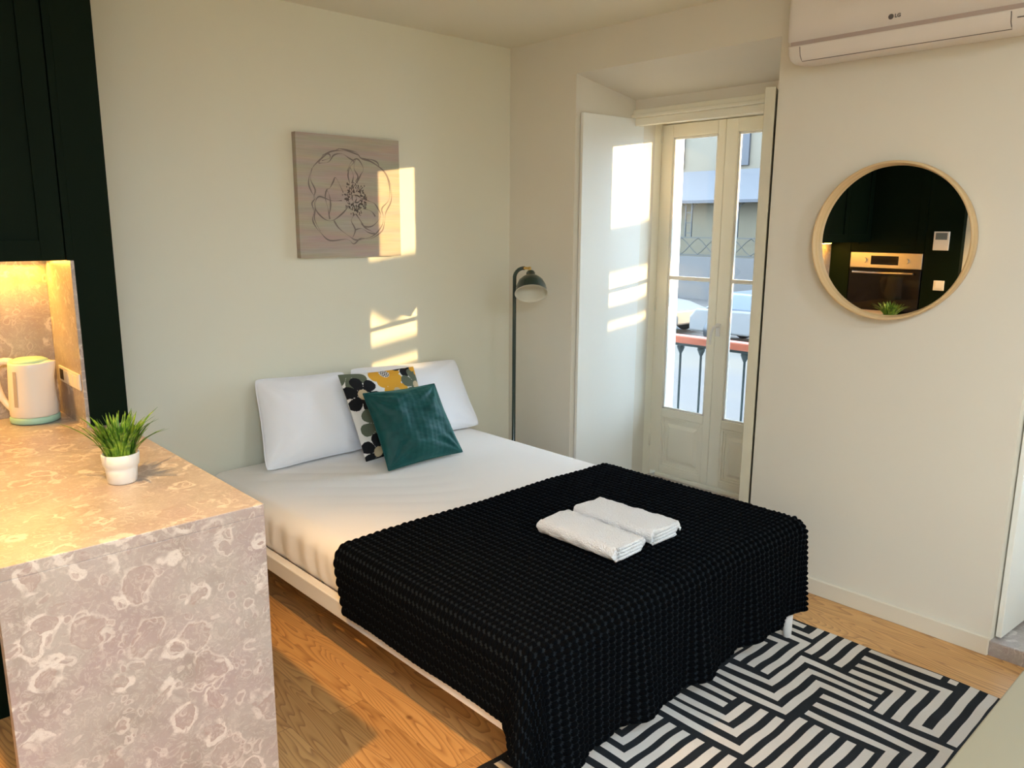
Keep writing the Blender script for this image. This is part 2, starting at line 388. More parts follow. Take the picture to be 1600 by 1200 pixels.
# ------------------------------------------------------------------ windows (french doors with shutters)
def french_door(idx, d, full=True):
    root = thing('window_%d' % idx, (0.70, -0.98+d, 0.06), None, None, kind='structure')
    fr = MB()
    fr.box(0.44, 0.70, -0.530+d, -0.556+d, 0.06, 2.19)          # left jamb lining
    fr.box(0.44, 0.70, -1.425+d, -1.450+d, 0.06, 2.19)
    fr.box(0.70, 0.76, -0.53+d, -0.565+d, 0.06, 2.19); fr.box(0.70, 0.76, -1.41+d, -1.44+d, 0.06, 2.19)
    fr.box(0.52, 0.76, -0.556+d, -1.425+d, 2.182, 2.205)        # head lining
    fr.build('frame', M_DOOR, root, bevel=0.003)
    c = MB(); c.box(0.415, 0.44, -0.55+d, -1.60+d, 2.205, 2.235); c.box(0.40, 0.44, -0.55+d, -1.60+d, 2.190, 2.208); c.box(0.425, 0.46, -0.55+d, -1.60+d, 2.150, 2.190)
    c.build('head_moulding', M_DOOR, root, bevel=0.004)
    MB().box(0.70, 0.80, -0.60+d, -1.41+d, 0.06, 0.085).build('threshold', M_DOOR, root, bevel=0.004)
    for s, (ya, yb) in enumerate(((-0.558, -0.981), (-0.983, -1.406))):
        ya += d; yb += d
        gl0, gl1 = (ya-0.076, yb+0.047) if s == 0 else (ya-0.075, yb+0.075)
        if s == 0: gl0, gl1 = ya-0.075, yb+0.047
        z0, z1 = 0.090, 2.178; gz0, gz1 = 0.500, 2.105
        lf = MB(); x0, x1 = 0.700, 0.745
        lf.box(x0, x1, ya, gl0, z0, z1); lf.box(x0, x1, gl1, yb, z0, z1)
        lf.box(x0, x1, gl0, gl1, gz1, z1); lf.box(x0, x1, gl0, gl1, 0.452, gz0); lf.box(x0, x1, gl0, gl1, z0, 0.128)
        leaf = lf.build('door_leaf', M_DOOR, root, bevel=0.004)
        bd = MB()   # glazing bead around the pane
        for (a, b, c0, c1) in ((gl0, gl0-0.012, gz0, gz1), (gl1+0.012, gl1, gz0, gz1), (gl0, gl1, gz1-0.012, gz1), (gl0, gl1, gz0, gz0+0.012)):
            bd.box(x0+0.008, x0+0.022, a, b, c0, c1)
        bd.box(x0+0.006, x0+0.032, gl0, gl1, 1.290, 1.312)
        bd.build('glazing_bars', M_XSTONE, leaf, bevel=0.002)
        MB().box(x0+0.020, x0+0.024, gl0, gl1, gz0, gz1).build('pane', M_GLASS, leaf)
        pn = MB()   # moulded lower panel
        pn.box(x0+0.014, x0+0.034, gl0, gl1, 0.128, 0.452)
        for q, (i, xx) in enumerate(((0.0, 0.002), (0.014, 0.008))):
            a, b, c0, c1 = gl0-i, gl1+i, 0.128+i, 0.452-i
            for (p0, p1, q0, q1) in ((a, a-0.014, c0, c1), (b+0.014, b, c0, c1), (a-0.014, b+0.014, c1-0.014, c1), (a-0.014, b+0.014, c0, c0+0.014)):
                pn.box(x0+xx, x0+0.02, p0, p1, q0, q1)
        i = 0.062; a, b, c0, c1 = gl0-i, gl1+i, 0.128+i, 0.452-i
        xf, xb = x0+0.004, x0+0.014; e = 0.02
        pn.add([(xb, a+e, c0-e), (xb, b-e, c0-e), (xb, b-e, c1+e), (xb, a+e, c1+e), (xf, a, c0), (xf, b, c0), (xf, b, c1), (xf, a, c1)],
               [(0, 1, 5, 4), (1, 2, 6, 5), (2, 3, 7, 6), (3, 0, 4, 7), (4, 5, 6, 7)])
        pn.build('panel', M_DOOR, leaf, bevel=0.002)
        if s == 0:
            for zz in (1.10, 2.08, 0.25):
                MB().lathe([(0.0, 0), (0.007, 0), (0.007, 0.075), (0.0, 0.075)], (x0-0.006, ya+0.002, zz), 10).build('hinge', M_DOOR, leaf)
        else:
            h = MB(); yh = ya-0.020
            h.box(x0-0.007, x0, yh-0.014, yh+0.014, 0.985, 1.06)
            h.tube([(x0-0.004, yh, 1.045), (x0-0.03, yh, 1.045), (x0-0.042, yh+0.004, 1.040), (x0-0.044, yh+0.014, 1.02), (x0-0.044, yh+0.022, 0.98), (x0-0.042, yh+0.024, 0.94)], [0.009, 0.009, 0.009, 0.008, 0.008, 0.007], 10)
            h.build('handle', M_WHITE, leaf, bevel=0.002)
    # folded shutters
    def shut(x0, y0, x1, y1, t, zt, nm='shutter', zb=0.07, mt=None):
        v = Vector((x1-x0, y1-y0)); L = v.length; v.normalize(); n = Vector((-v.y, v.x))*t
        P = [(x0, y0), (x1, y1), (x1+n.x, y1+n.y), (x0+n.x, y0+n.y)]
        return MB().prism(P, zb, zt).build(nm, mt or M_SHUT, root, bevel=0.003)
    shut(0.026, -0.5415+d, 0.497, -0.5785+d, 0.020, 2.190);
    shut(0.000, -1.660+d, 0.50, -1.440+d, 0.045, 2.185, mt=M_SHUT_SHADE)
    return root
french_door(1, 0.0)
french_door(2, -2.196)
french_door(3, -4.392)  # unseen window added to let more daylight into the room

# ------------------------------------------------------------------ kitchen
MB().box(-3.797, -2.375, -0.1705, -0.80, 0.870, 0.900).box(-2.965, -2.375, -0.80, -1.65, 0.870, 0.900).box(-2.965, -2.375, -1.618, -1.65, 0.0, 0.870).build(
    'worktop', M_STONE, label='fossil-patterned beige stone worktop with a waterfall end down to the floor', cat='worktop', bevel=0.0015)
t = thing('base_cabinet', (-3.1, -0.42, 0.0), 'dark green base cabinets under the stone worktop', 'cabinet')
MB().box(-3.795, -2.43, -0.175, -0.69, 0.08, 0.869).box(-3.795, -2.43, -0.175, -0.64, 0.0, 0.08).build('body', M_GREEN, t)
for k in range(2):
    MB().box(-3.79+k*0.45, -3.35+k*0.45, -0.69, -0.71, 0.09, 0.86).build('door', M_GREEN, t, bevel=0.002)
MB().box(-2.93, -2.42, -1.595, -1.617, 0.0, 0.869).build('end_panel', M_GREEN, t)
t = thing('upper_cabinet', (-3.1, -0.35, 1.478), 'dark green upper cabinets above the lit stone niche', 'cabinet')
MB().box(-3.80, -2.496, -0.17, -0.500, 1.478, H).build('body', M_GREEN, t)
for x0, x1 in ((-3.798, -3.368), (-3.364, -2.932), (-2.928, -2.496)):
    b = MB().box(x0, x1, -0.500, -0.512, 1.480, H-0.02)
    for (a0, a1, c0, c1) in ((x0, x0+0.07, 1.480, H-0.02), (x1-0.07, x1, 1.480, H-0.02), (x0+0.07, x1-0.07, 1.480, 1.545), (x0+0.07, x1-0.07, H-0.085, H-0.02)):
        b.box(a0, a1, -0.512, -0.522, c0, c1)
    b.build('door', M_GREEN, t, bevel=0.0015)
MB().box(-2.492, -2.345, 0.0, -0.522, 0.9005, 1.478).box(-2.492, -2.345, 0.0, -0.522, 1.478, H-0.001)
pn = MB(); pn.box(-2.470, -2.345, 0.0, -0.522, 0.9005, H-0.001); pn.box(-2.492, -2.470, -0.17, -0.522, 1.478, H-0.001)
pn.build('side_panel', M_GREEN, t, bevel=0.001)
MB().box(-2.482, -2.4705, -0.1705, -0.519, 0.9005, 1.4775).build('side_splashback', M_STONE, label='stone slab lining the right side of the kitchen niche', cat='splashback')
MB().box(-3.80, -2.4825, -0.1702, -0.182, 0.9005, 1.4775).build('splashback', M_STONE, label='fossil-patterned stone splashback at the back of the lit niche', cat='splashback')
t = thing('light_strip', (-3.1, -0.21, 1.478), 'warm glowing light strip under the green upper cabinets', 'light')
MB().box(-3.75, -2.50, -0.205, -0.222, 1.468, 1.4775).build('diffuser', M_LED, t)
add_light('light_strip_lamp', 'AREA', (-3.1, -0.225, 1.462), 8.5, (1.0, 0.47, 0.06), (0, -0.18, -1), shape='RECTANGLE', size=1.2, size_y=0.015)
t = thing('power_outlet', (-2.4835, -0.38, 1.035), 'white multi-socket power outlet plate on the niche side', 'outlet')
MB().box(-2.4825, -2.489, -0.245, -0.505, 1.030, 1.088).build('plate', M_WHITE, t, bevel=0.002)
for k in range(4):
    MB().box(-2.489, -2.4905, -0.262-k*0.06, -0.306-k*0.06, 1.040, 1.078).build('socket', M_WHITE if k else M_BLACK, t, bevel=0.001)
# tall oven column on the left wall (seen in the mirror)
t = thing('tall_cabinet', (-4.1, -0.7, 0.0), 'tall dark green oven cabinet reflected in the round mirror', 'cabinet')
b = MB(); b.box(XL, -3.82, -0.17, -1.245, 0.0, 0.90); b.box(XL, -3.82, -0.17, -1.245, 1.395, H-0.001); b.box(XL, -3.82, -0.17, -0.362, 0.90, 1.395); b.box(XL, -3.82, -0.968, -1.245, 0.90, 1.395)
b.box(XL, -4.35, -0.362, -0.968, 0.90, 1.395)
b.build('body', M_GREEN, t)
MB().box(-3.82, -3.80, -0.1705, -0.358, 0.0, H-0.002).build('filler_panel', M_GREEN, t, bevel=0.001)
MB().box(-3.82, -3.80, -0.972, -1.245, 0.0, H-0.002).build('end_panel', M_GREEN, t, bevel=0.001)
for z0, z1 in ((1.400, H-0.004), (0.10, 0.893)):
    b = MB().box(-3.82, -3.808, -0.362, -0.968, z0, z1)
    for (a0, a1, c0, c1) in ((-0.362, -0.425, z0, z1), (-0.905, -0.968, z0, z1), (-0.425, -0.905, z0, z0+0.06), (-0.425, -0.905, z1-0.06, z1)):
        b.box(-3.808, -3.799, a0, a1, c0, c1)
    b.build('door', M_GREEN, t, bevel=0.0015)
t = thing('oven', (-3.80, -0.665, 0.902), 'built-in black glass oven with steel control panel seen in the mirror', 'oven')
MB().box(-4.34, -3.815, -0.367, -0.963, 0.903, 1.393).build('body', M_BLACK, t)
MB().box(-3.815, -3.795, -0.366, -0.964, 1.262, 1.392).build('control_panel', M_STEEL, t, bevel=0.002)
MB().box(-3.795, -3.793, -0.545, -0.775, 1.290, 1.365).build('display', M_OVENGL, t)
for yy in (-0.49, -0.84):
    MB().lathe([(0.0, 0.0), (0.022, 0.0), (0.022, 0.018), (0.0, 0.018)], (-3.795, yy, 1.326), 24, axis=(1, 0, 0), smooth=False).build('knob', M_STEEL, t)
MB().box(-3.815, -3.793, -0.366, -0.964, 0.903, 1.256).build('door', M_OVENGL, t, bevel=0.002)
hd = MB(); hd.tube([(-3.755, -0.41, 1.225), (-3.755, -0.92, 1.225)], 0.010, 12)
for yy in (-0.44, -0.89): hd.tube([(-3.795, yy, 1.225), (-3.757, yy, 1.225)], 0.006, 8)
hd.build('handle', M_STEEL, t)
t = thing('thermostat', (-3.80, -1.095, 1.42), 'white wall thermostat with a grey screen seen in the mirror', 'thermostat')
MB().box(-3.7995, -3.784, -1.037, -1.155, 1.423, 1.573).build('housing', M_WHITE, t, bevel=0.003)
MB().box(-3.784, -3.7825, -1.052, -1.140, 1.508, 1.562).build('screen', mat('lcd_screen', (0.16, 0.19, 0.20), 0.2), t)
t = thing('light_switch', (-3.80, -1.11, 1.10), 'white square light switch below the thermostat in the mirror', 'switch')
MB().box(-3.7995, -3.790, -1.070, -1.152, 1.100, 1.180).build('plate', M_WHITE, t, bevel=0.002)
MB().box(-3.790, -3.787, -1.085, -1.137, 1.115, 1.165).build('rocker', M_WHITE, t, bevel=0.001)

# kettle
kc = Vector((-2.588, -0.285, 0.9005))
t = thing('kettle', kc, 'white electric kettle with mint green base standing in the niche', 'kettle')
MB().lathe([(0, 0.0), (0.070, 0.0), (0.079, 0.004), (0.080, 0.020), (0.076, 0.024), (0.0, 0.024)], kc, 48).build('base', M_MINT, t)
prof = [(0, 0.0245), (0.075, 0.0245), (0.0775, 0.030), (0.077, 0.06), (0.075, 0.10), (0.072, 0.15), (0.0695, 0.19), (0.068, 0.212), (0.066, 0.216), (0.0, 0.218)]
G = []; n = 56
for r, h in prof:
    ring = []
    for i in range(n):
        a = 2*PI*i/n; k = max(0.0, math.cos(a-(-0.70)))**14 * max(0.0, (h-0.14)/0.075)
        rad = r*(1+0.32*k); ring.append((kc.x+rad*math.cos(a), kc.y+rad*math.sin(a), kc.z+h+0.004*k))
    G.append(ring)
MB().grid(G, 0, True, False, True, flip=True).build('body', M_KET, t)
MB().lathe([(0.060, 0.217), (0.058, 0.223), (0.045, 0.229), (0.02, 0.232), (0, 0.2325)], kc, 40).build('lid', M_MINT, t)
hx, hy = math.cos(2.44), math.sin(2.44)
hp = [(0.060, 0.214), (0.085, 0.219), (0.112, 0.212), (0.126, 0.185), (0.126, 0.145), (0.116, 0.10), (0.098, 0.06), (0.072, 0.035)]
hb = MB(); hb.tube([(kc.x+hx*r, kc.y+hy*r, kc.z+h) for r, h in hp], [0.013, 0.014, 0.014, 0.0135, 0.013, 0.012, 0.011, 0.010], 14)
hb.build('handle', M_KET, t, subsurf=1)
ga = 3.35; gp = []
for h in np.linspace(0.065, 0.19, 8):
    r = np.interp(h, [0.06, 0.10, 0.15, 0.19], [0.077, 0.075, 0.072, 0.0695])+0.0012
    gp.append([(kc.x+r*math.cos(ga+a), kc.y+r*math.sin(ga+a), kc.z+h) for a in np.linspace(0.30, 0.50, 6)])
MB().grid(gp, 0, True).build('water_gauge', M_GAUGE, t)

# potted grass
pc = Vector((-2.582, -1.222, 0.9005))
t = thing('potted_grass', pc, 'small white pot of green artificial grass on the stone worktop', 'plant')
MB().lathe([(0, 0), (0.034, 0), (0.038, 0.003), (0.0415, 0.040), (0.0425, 0.047), (0.0465, 0.050), (0.0485, 0.080), (0.0475, 0.083), (0.0445, 0.083), (0.0425, 0.073), (0.0, 0.073)], pc, 48).build('pot', M_POT, t)
g = MB(); rnd = random.Random(3)
for k in range(230):
    a = rnd.random()*2*PI; r = 0.036*math.sqrt(rnd.random()); L = rnd.uniform(0.07, 0.135); out = rnd.uniform(0.1, 0.55)+r*9; wdt = rnd.uniform(0.0026, 0.0052)
    if k % 9 == 0: L *= 1.15; out += 0.6
    dx, dy = math.cos(a+rnd.uniform(-.5, .5)), math.sin(a+rnd.uniform(-.5, .5)); px, py = -dy, dx
    b0 = Vector((pc.x+r*math.cos(a), pc.y+r*math.sin(a), pc.z+0.070)); st = []
    for i in range(6):
        q = i/5; rad = out*L*(0.35*q+0.65*q*q)*0.62; z = L*(q-0.30*min(out, 1.3)*q*q*0.75)
        c = b0+Vector((dx*rad, dy*rad, z)); ww = wdt*(0.6+1.2*q)*(1-q)**0.6 if q > 0 else wdt*0.6
        ww = max(ww, 0.0003)
        st.append([(c.x+px*ww, c.y+py*ww, c.z+ww*0.4), (c.x, c.y, c.z-ww*0.35), (c.x-px*ww, c.y-py*ww, c.z+ww*0.4)])
    g.grid(st, 0, True)
g.build('grass', M_GRASS, t)

# ------------------------------------------------------------------ bed
t = thing('bed_frame', (-1.18, -1.09, 0.0), 'white metal bed frame with round legs under the mattress', 'bed')
b = MB(); b.box(-1.93, -1.895, -0.03, -2.150, 0.258, 0.322); b.box(-0.465, -0.430, -0.03, -2.150, 0.258, 0.322)
b.box(-1.895, -0.465, -2.115, -2.150, 0.258, 0.322); b.box(-1.895, -0.465, -0.03, -0.065, 0.258, 0.322)
b.build('rails', M_BEDW, t, bevel=0.004)
b = MB()
for k in range(14): b.box(-1.894, -0.466, -0.12-k*0.147, -0.19-k*0.147, 0.285, 0.300)
b.box(-1.20, -1.16, -0.066, -2.114, 0.262, 0.284)
b.build('slats', M_BEDW, t)
for (x, y) in ((-0.455, -2.125), (-1.905, -2.125), (-0.455, -0.06), (-1.905, -0.06)):
    MB().lathe([(0, 0.0), (0.014, 0.0), (0.016, 0.004), (0.021, 0.258), (0, 0.258)], (x, y, 0.0085 if y < -1.9 else 0.0), 20).build('leg', M_BEDW, t)

def rbox_sheet():
    # fitted sheet over mattress: rounded box with soft creases, parametrised around vertical profile
    x0, x1, y0, y1, z0, z1 = -1.898, -0.450, -2.140, -0.030, 0.315, 0.500
    R = 0.075
    cx0, cx1, cy0, cy1 = x0+R, x1-R, y0+R, y1-R
    per = []   # perimeter directions
    def arc(cx, cy, a0, a1, n): return [(cx, cy, math.cos(a), math.sin(a)) for a in np.linspace(a0, a1, n)]
    def edge(xa, ya, xb, yb, n, dx, dy): return [(xa+(xb-xa)*k/n, ya+(yb-ya)*k/n, dx, dy) for k in range(1, n)]
    per += arc(cx1, cy1, 0, PI/2, 8) + edge(cx1, cy1, cx0, cy1, 30, 0, 1)
    per += arc(cx0, cy1, PI/2, PI, 8) + edge(cx0, cy1, cx0, cy0, 330, -1, 0)
    per += arc(cx0, cy0, PI, 1.5*PI, 8) + edge(cx0, cy0, cx1, cy0, 30, 0, -1)
    per += arc(cx1, cy0, 1.5*PI, 2*PI, 8) + edge(cx1, cy0, cx1, cy1, 90, 1, 0)
    per = np.array(per)
    prof = []   # (offset inward from outer wall, z)
    for z in np.linspace(z0, z1-0.06, 12): prof.append((0.0+0.012*math.exp(-((z-z0)/0.02)**2), z))
    for a in np.linspace(0.15, PI/2, 9): prof.append((0.06*(1-math.cos(a))+0.0, z1-0.06+0.06*math.sin(a)))
    G = np.zeros((len(prof), len(per), 3))
    cxm, cym = (x0+x1)/2, (y0+y1)/2
    for i, (off, z) in enumerate(prof):
        rad = R-off
        P = per[:, :2]+per[:, 2:]*rad
        left = np.clip(-per[:, 2], 0, 1)
        y = per[:, 1]
        hgt = (z-z0)/(z1-z0); e = hgt*(1-hgt)*4
        env = np.exp(-((y+0.75)/0.42)**2)
        cr = 0.0036*env*np.sin(y*58+9*hgt*(y+0.8)+2.0*np.sin(y*11))*(1-hgt)**0.6 + 0.002*np.sin(y*31+3*np.sin(y*7)+hgt*2)*(1-hgt)
        bulge = 0.010*e
        push = (cr*(0.35+e) + bulge)*left + bulge*(1-left)*0.6
        P = P+per[:, 2:]*push[:, None]
        G[i, :, 0] = P[:, 0]; G[i, :, 1] = P[:, 1]; G[i, :, 2] = z
    m = MB(); m.grid(G, 0, True, False, True, flip=True)
    # top: rings shrinking to the centre line
    top = [G[-1]]
    for q in np.linspace(0.04, 1.0, 34):
        ring = G[-1].copy()
        ring[:, 0] = ring[:, 0]*(1-q)+np.clip(ring[:, 0], cxm-0.0, cxm+0.0)*q
        ring[:, 1] = ring[:, 1]*(1-q)+np.clip(ring[:, 1], cym-0.35, cym+0.35)*q
        f = min(1.0, q*6)
        ring[:, 2] = z1 + f*(0.004*vnoise(ring[:, 0]*1.0, ring[:, 1]*1.0, 5, 5.0, 3) + 0.0022*np.abs(np.sin(24*(ring[:, 1]+0.35*ring[:, 0])+3*np.sin(4*ring[:, 0]))) * np.clip(np.sin(3*ring[:, 0]+2*ring[:, 1]+1), 0, 1)) + 0.004*f
        top.append(ring)
    m.grid(np.array(top), 0, True, False, True, flip=True)
    m.add([(x0+0.03, y0+0.03, z0+0.002), (x1-0.03, y0+0.03, z0+0.002), (x1-0.03, y1-0.03, z0+0.002), (x0+0.03, y1-0.03, z0+0.002)], [(0, 3, 2, 1)])
    return m
rbox_sheet().build('mattress', M_SHEET, label='mattress dressed in a white fitted sheet on the white bed frame', cat='mattress')

# ------------------------------------------------------------------ blanket
def blanket():
    cS, cT = 0.0305, 0.0208; uS, uT = 8, 6
    XLm, XRm, YFt = -1.944, -0.440, -2.165   # outer faces the cloth falls along
    R = 0.060; ztop = 0.5125
    sL, sR = XLm+R, XRm-R; yF = YFt+R
    nS = int(round((0.245 + (sR-sL) + 0.215)/cS)); nT = int(round((1.00 + 0.325)/cT))
    s = np.linspace(0, nS, nS*uS+1)*cS + (sL-0.245)
    tt = np.linspace(0, nT, nT*uT+1)*cT     # distance from head edge toward foot
    Sg, Tg = np.meshgrid(s, tt, indexing='ij')
    yh = -1.172 - 0.018*(sR-np.clip(Sg, sL, sR))/(sR-sL) - np.clip(sL-Sg, 0, 1)*0.42 - 0.004*np.sin(Sg*9)
    Yc = yh - Tg
    a = np.where(Sg < sL, sL-Sg, np.where(Sg > sR, Sg-sR, 0.0)); sgn = np.where(Sg < sL, -1.0, 1.0)
    bq = np.clip(yF-Yc, 0, None)
    left = sgn < 0
    h2 = np.hypot(a, bq)+1e-9; dx, dy = a/h2*sgn, -bq/h2
    r = np.where(left, h2, (a**4+bq**4+1e-18)**0.25)   # the window-side corner is tucked, the near one hangs out
    arc = R*PI/2
    ang = np.clip(r/R, 0, PI/2)
    O = R*np.sin(ang); D = R*(1-np.cos(ang))
    ex = np.clip(r-arc, 0, None)
    s2 = (2*(a/h2)*(bq/h2))
    flare = 0.03 + np.where(left, 0.40, 0.0)*s2**1.2
    drop = np.sqrt(np.clip(1-flare**2, 0.1, 1))
    O = O+ex*flare; D = D+ex*drop
    O = O*np.where(left, 1.0, 1+0.30*s2)
    hx = np.clip(Sg, sL, sR); hy = np.maximum(Yc, yF)
    k = np.clip(ex/0.25, 0, 1.3)
    fold = 0.013*k*(np.sin(Sg*17+1.3+0.8*np.sin(Sg*5))+0.5*np.sin(Sg*39+2)) * (1-s2)
    foldL = 0.004*k*np.sin(Yc*14) * (1-s2)
    push = fold*(bq/h2)**2 + foldL*(a/h2)**2 + 0.010*k*(bq/h2)**2
    push = push + np.where(left, 0.022*k*s2*np.sin(9*np.arctan2(a, bq+1e-9)), 0)
    O = O+push
    X = hx+dx*O; Y = hy+dy*O; Z = ztop-D
    Z = Z + 0.0035*vnoise(Sg, Yc, 11, 6.0, 2)*(r < 0.02)
    Z = np.maximum(Z, 0.012)
    P = np.stack([X, Y, Z], -1)
    du = np.gradient(P, axis=0); dv = np.gradient(P, axis=1); nn = np.cross(du, dv); nn /= (np.linalg.norm(nn, axis=-1, keepdims=True)+1e-12)
    if nn[nn.shape[0]//2, 10, 2] < 0: nn = -nn
    u = np.abs(np.sin(PI*(Sg-s[0])/cS)); v = np.abs(np.sin(PI*Tg/cT))
    hgt = 0.0100*(u**0.6)*(v**0.75)
    jit = np.random.RandomState(4).rand(nS+1, nT+1)*0.30+0.85
    ii = np.clip(((Sg-s[0])/cS).astype(int), 0, nS); jj = np.clip((Tg/cT).astype(int), 0, nT)
    P = P+nn*(hgt*jit[ii, jj])[..., None]
    low = (hgt < 0.0038); lf = low[:-1, :-1] & low[1:, 1:]
    m = MB(); m.grid(P, 0, True, mats=np.where(lf, 1, 0))
    Q = (P-nn*(hgt[..., None]+0.003))[::uS//2, ::uT//2]
    m.grid(Q, 1, True, flip=True)
    return m
M_BLANK2 = fabric('black_waffle_ground', (0.0048, 0.0080, 0.0115), 0.9, 500, 0.2)
blanket().build('blanket', [M_BLANK, M_BLANK2], label='black waffle-knit throw draped over the foot of the bed', cat='blanket')

# ------------------------------------------------------------------ pillows and cushions
def pillow(BL, BR, TR, TL, T, seed, wr=0.005, pinch=0.04, n=60, power=2.6, ear=0.05, backness=1.0, mats=None):
    BL, BR, TR, TL = map(np.array, (BL, BR, TR, TL))
    u = np.sin(np.linspace(-1, 1, n)*PI/2); U, V = np.meshgrid(u, u, indexing='ij')
    # concave sides
    Us = U*(1-pinch*(1-V**2)*0) ; Vs = V
    cu = U*(1-pinch*(1-np.abs(V)**2.0)*1.0*(np.abs(U)**3)); cv = V*(1-pinch*(1-np.abs(U)**2.0)*(np.abs(V)**3))
    kk = (np.abs(U)*np.abs(V))**7*ear; cu = cu*(1-kk); cv = cv*(1-kk)
    a, b = (cu+1)/2, (cv+1)/2
    P = (BL*(1-a)[..., None]*(1-b)[..., None] + BR*a[..., None]*(1-b)[..., None] + TR*a[..., None]*b[..., None] + TL*(1-a)[..., None]*b[..., None])
    nrm = np.cross(BR-BL, TL-BL); nrm = nrm/np.linalg.norm(nrm)
    th = T*np.clip(1-np.abs(U)**power, 0, 1)**0.62*np.clip(1-np.abs(V)**power, 0, 1)**0.62
    env = np.clip(th/T, 0, 1)
    w1 = vnoise(U, V, seed, 3.2 if seed != 12 else 5.5, 5)*wr
    # creases running from corners inward
    for k, (cx, cy) in enumerate(((-1, -1), (1, -1), (1, 1), (-1, 1))):
        d = np.hypot(U-cx, V-cy); an = np.arctan2(V-cy, U-cx)
        w1 = w1+wr*0.5*np.sin(an*14+seed+k)*np.exp(-((d-0.45)/0.35)**2)
    m = MB()
    m.grid(P+nrm*(th+w1*env)[..., None], 0, True, mats=mats)
    m.grid(P-nrm*(th*backness+w1*env*0.4)[..., None], 0, True, flip=True)
    # piping seam
    idx = [(i, 0) for i in range(n)]+[(n-1, j) for j in range(1, n)]+[(i, n-1) for i in range(n-2, -1, -1)]+[(0, j) for j in range(n-2, 0, -1)]
    seam = [P[i, j] for i, j in idx]
    return m, seam
def mk_pillow(name, mt, label, cat, group=None, seam=None, **k):
    m, sm = pillow(**k)
    org = np.array(m.v).mean(0); org[2] = np.array(m.v)[:, 2].min()
    o = m.build(name, mt, label=label, cat=cat, group=group, origin=org)
    if seam:
        MB().tube(sm, 0.0032, 6, closed=True).build('piping', seam, o)
    return o
mk_pillow('pillow', M_PILL, 'plump white pillow on its own at the left end of the bed head', 'pillow', 'white bed pillows', M_PILL,
          BL=(-1.715, -0.255, 0.512), BR=(-1.165, -0.225, 0.512), TR=(-1.195, -0.085, 0.885), TL=(-1.668, -0.085, 0.905), T=0.092, seed=2, ear=0.045, wr=0.007)
mk_pillow('pillow', M_PILL, 'white pillow leaning on the wall behind the floral cushion', 'pillow', 'white bed pillows', M_PILL,
          BL=(-1.140, -0.230, 0.512), BR=(-0.435, -0.240, 0.510), TR=(-0.478, -0.075, 0.868), TL=(-1.165, -0.075, 0.893), T=0.080, seed=5, ear=0.045, wr=0.008)
# floral cushion: printed faces of one mesh
def floral():
    n = 190
    u = np.sin(np.linspace(-1, 1, n)*PI/2); uc = (u[:-1]+u[1:])/2; A, B = np.meshgrid((uc+1)/2, (uc+1)/2, indexing='ij')
    mi = np.zeros((n-1, n-1), int)
    def flower(cx, cy, R, k, rot, m, centre, sp=1.0, cr=0.30, gap=0.92):
        an = np.arctan2(B-cy, A-cx)-rot; d = np.hypot(A-cx, B-cy)
        ph = (an/(2*PI)*k) % 1.0-0.5
        # rounded petals
        pr = R*0.56; 
        best = np.zeros_like(d, bool)
        for q in range(k):
            th = rot+2*PI*q/k; px, py = cx+math.cos(th)*R*0.62, cy+math.sin(th)*R*0.62
            lx = (A-px)*math.cos(th)+(B-py)*math.sin(th); ly = -(A-px)*math.sin(th)+(B-py)*math.cos(th)
            wd = R*0.35*gap*(1+0.35*np.clip(lx/(R*0.4), -1, 1))
            best |= (lx/(R*0.46))**2+(ly/wd)**2 < 1
        mi[best | (d < R*0.32)] = m
        mi[d < R*cr] = centre
    flower(0.10, 1.00, 0.20, 6, 0.5, 2, 2)             # sage, top left
    flower(0.54, 0.95, 0.20, 8, 0.2, 3, 5)             # mustard, top middle
    flower(0.60, 0.70, 0.15, 7, 0.3, 3, 4)
    flower(0.86, 1.04, 0.17, 6, 0.1, 1, 4)             # black, top
    flower(0.93, 0.74, 0.22, 6, 0.6, 2, 4)             # sage, right
    flower(1.02, 0.98, 0.10, 6, 0.2, 3, 3)
    flower(0.17, 0.72, 0.20, 6, 0.7, 1, 4)             # black, left
    flower(0.25, 0.36, 0.21, 6, 0.2, 2, 4)             # sage, lower left
    flower(0.17, 0.07, 0.19, 6, 0.5, 1, 4)             # black, bottom left
    flower(0.60, 0.30, 0.22, 7, 0.2, 3, 5); flower(0.90, 0.25, 0.20, 6, 0.4, 1, 4); flower(0.55, 0.02, 0.14, 6, 0.4, 2, 4)
    d = np.hypot(A-0.54, B-0.95); ch = ((np.floor(A*70)+np.floor(B*70)) % 2 == 0)
    mi[(d < 0.055) & ch] = 1
    return n, mi
fn, fmi = floral()
mk_pillow('cushion', [M_CWHITE, M_CBLACK, M_CSAGE, M_CYEL, M_CSAND, M_CWHITE], 'white cushion printed with black, sage and mustard flowers', 'cushion', None, None,
          BL=(-1.300, -0.425, 0.512), BR=(-0.870, -0.400, 0.512), TR=(-0.880, -0.235, 0.895), TL=(-1.322, -0.235, 0.905), T=0.055, seed=8, ear=0.01, n=fn, wr=0.003, mats=fmi)
mk_pillow('cushion', M_VELVET, 'emerald green velvet cushion leaning in front of the floral one', 'cushion', None, M_VELVET,
          BL=(-1.302, -0.615, 0.515), BR=(-0.858, -0.600, 0.515), TR=(-0.905, -0.440, 0.838), TL=(-1.315, -0.440, 0.846), T=0.062, seed=12, ear=0.012, wr=0.011, n=110, pinch=0.05)

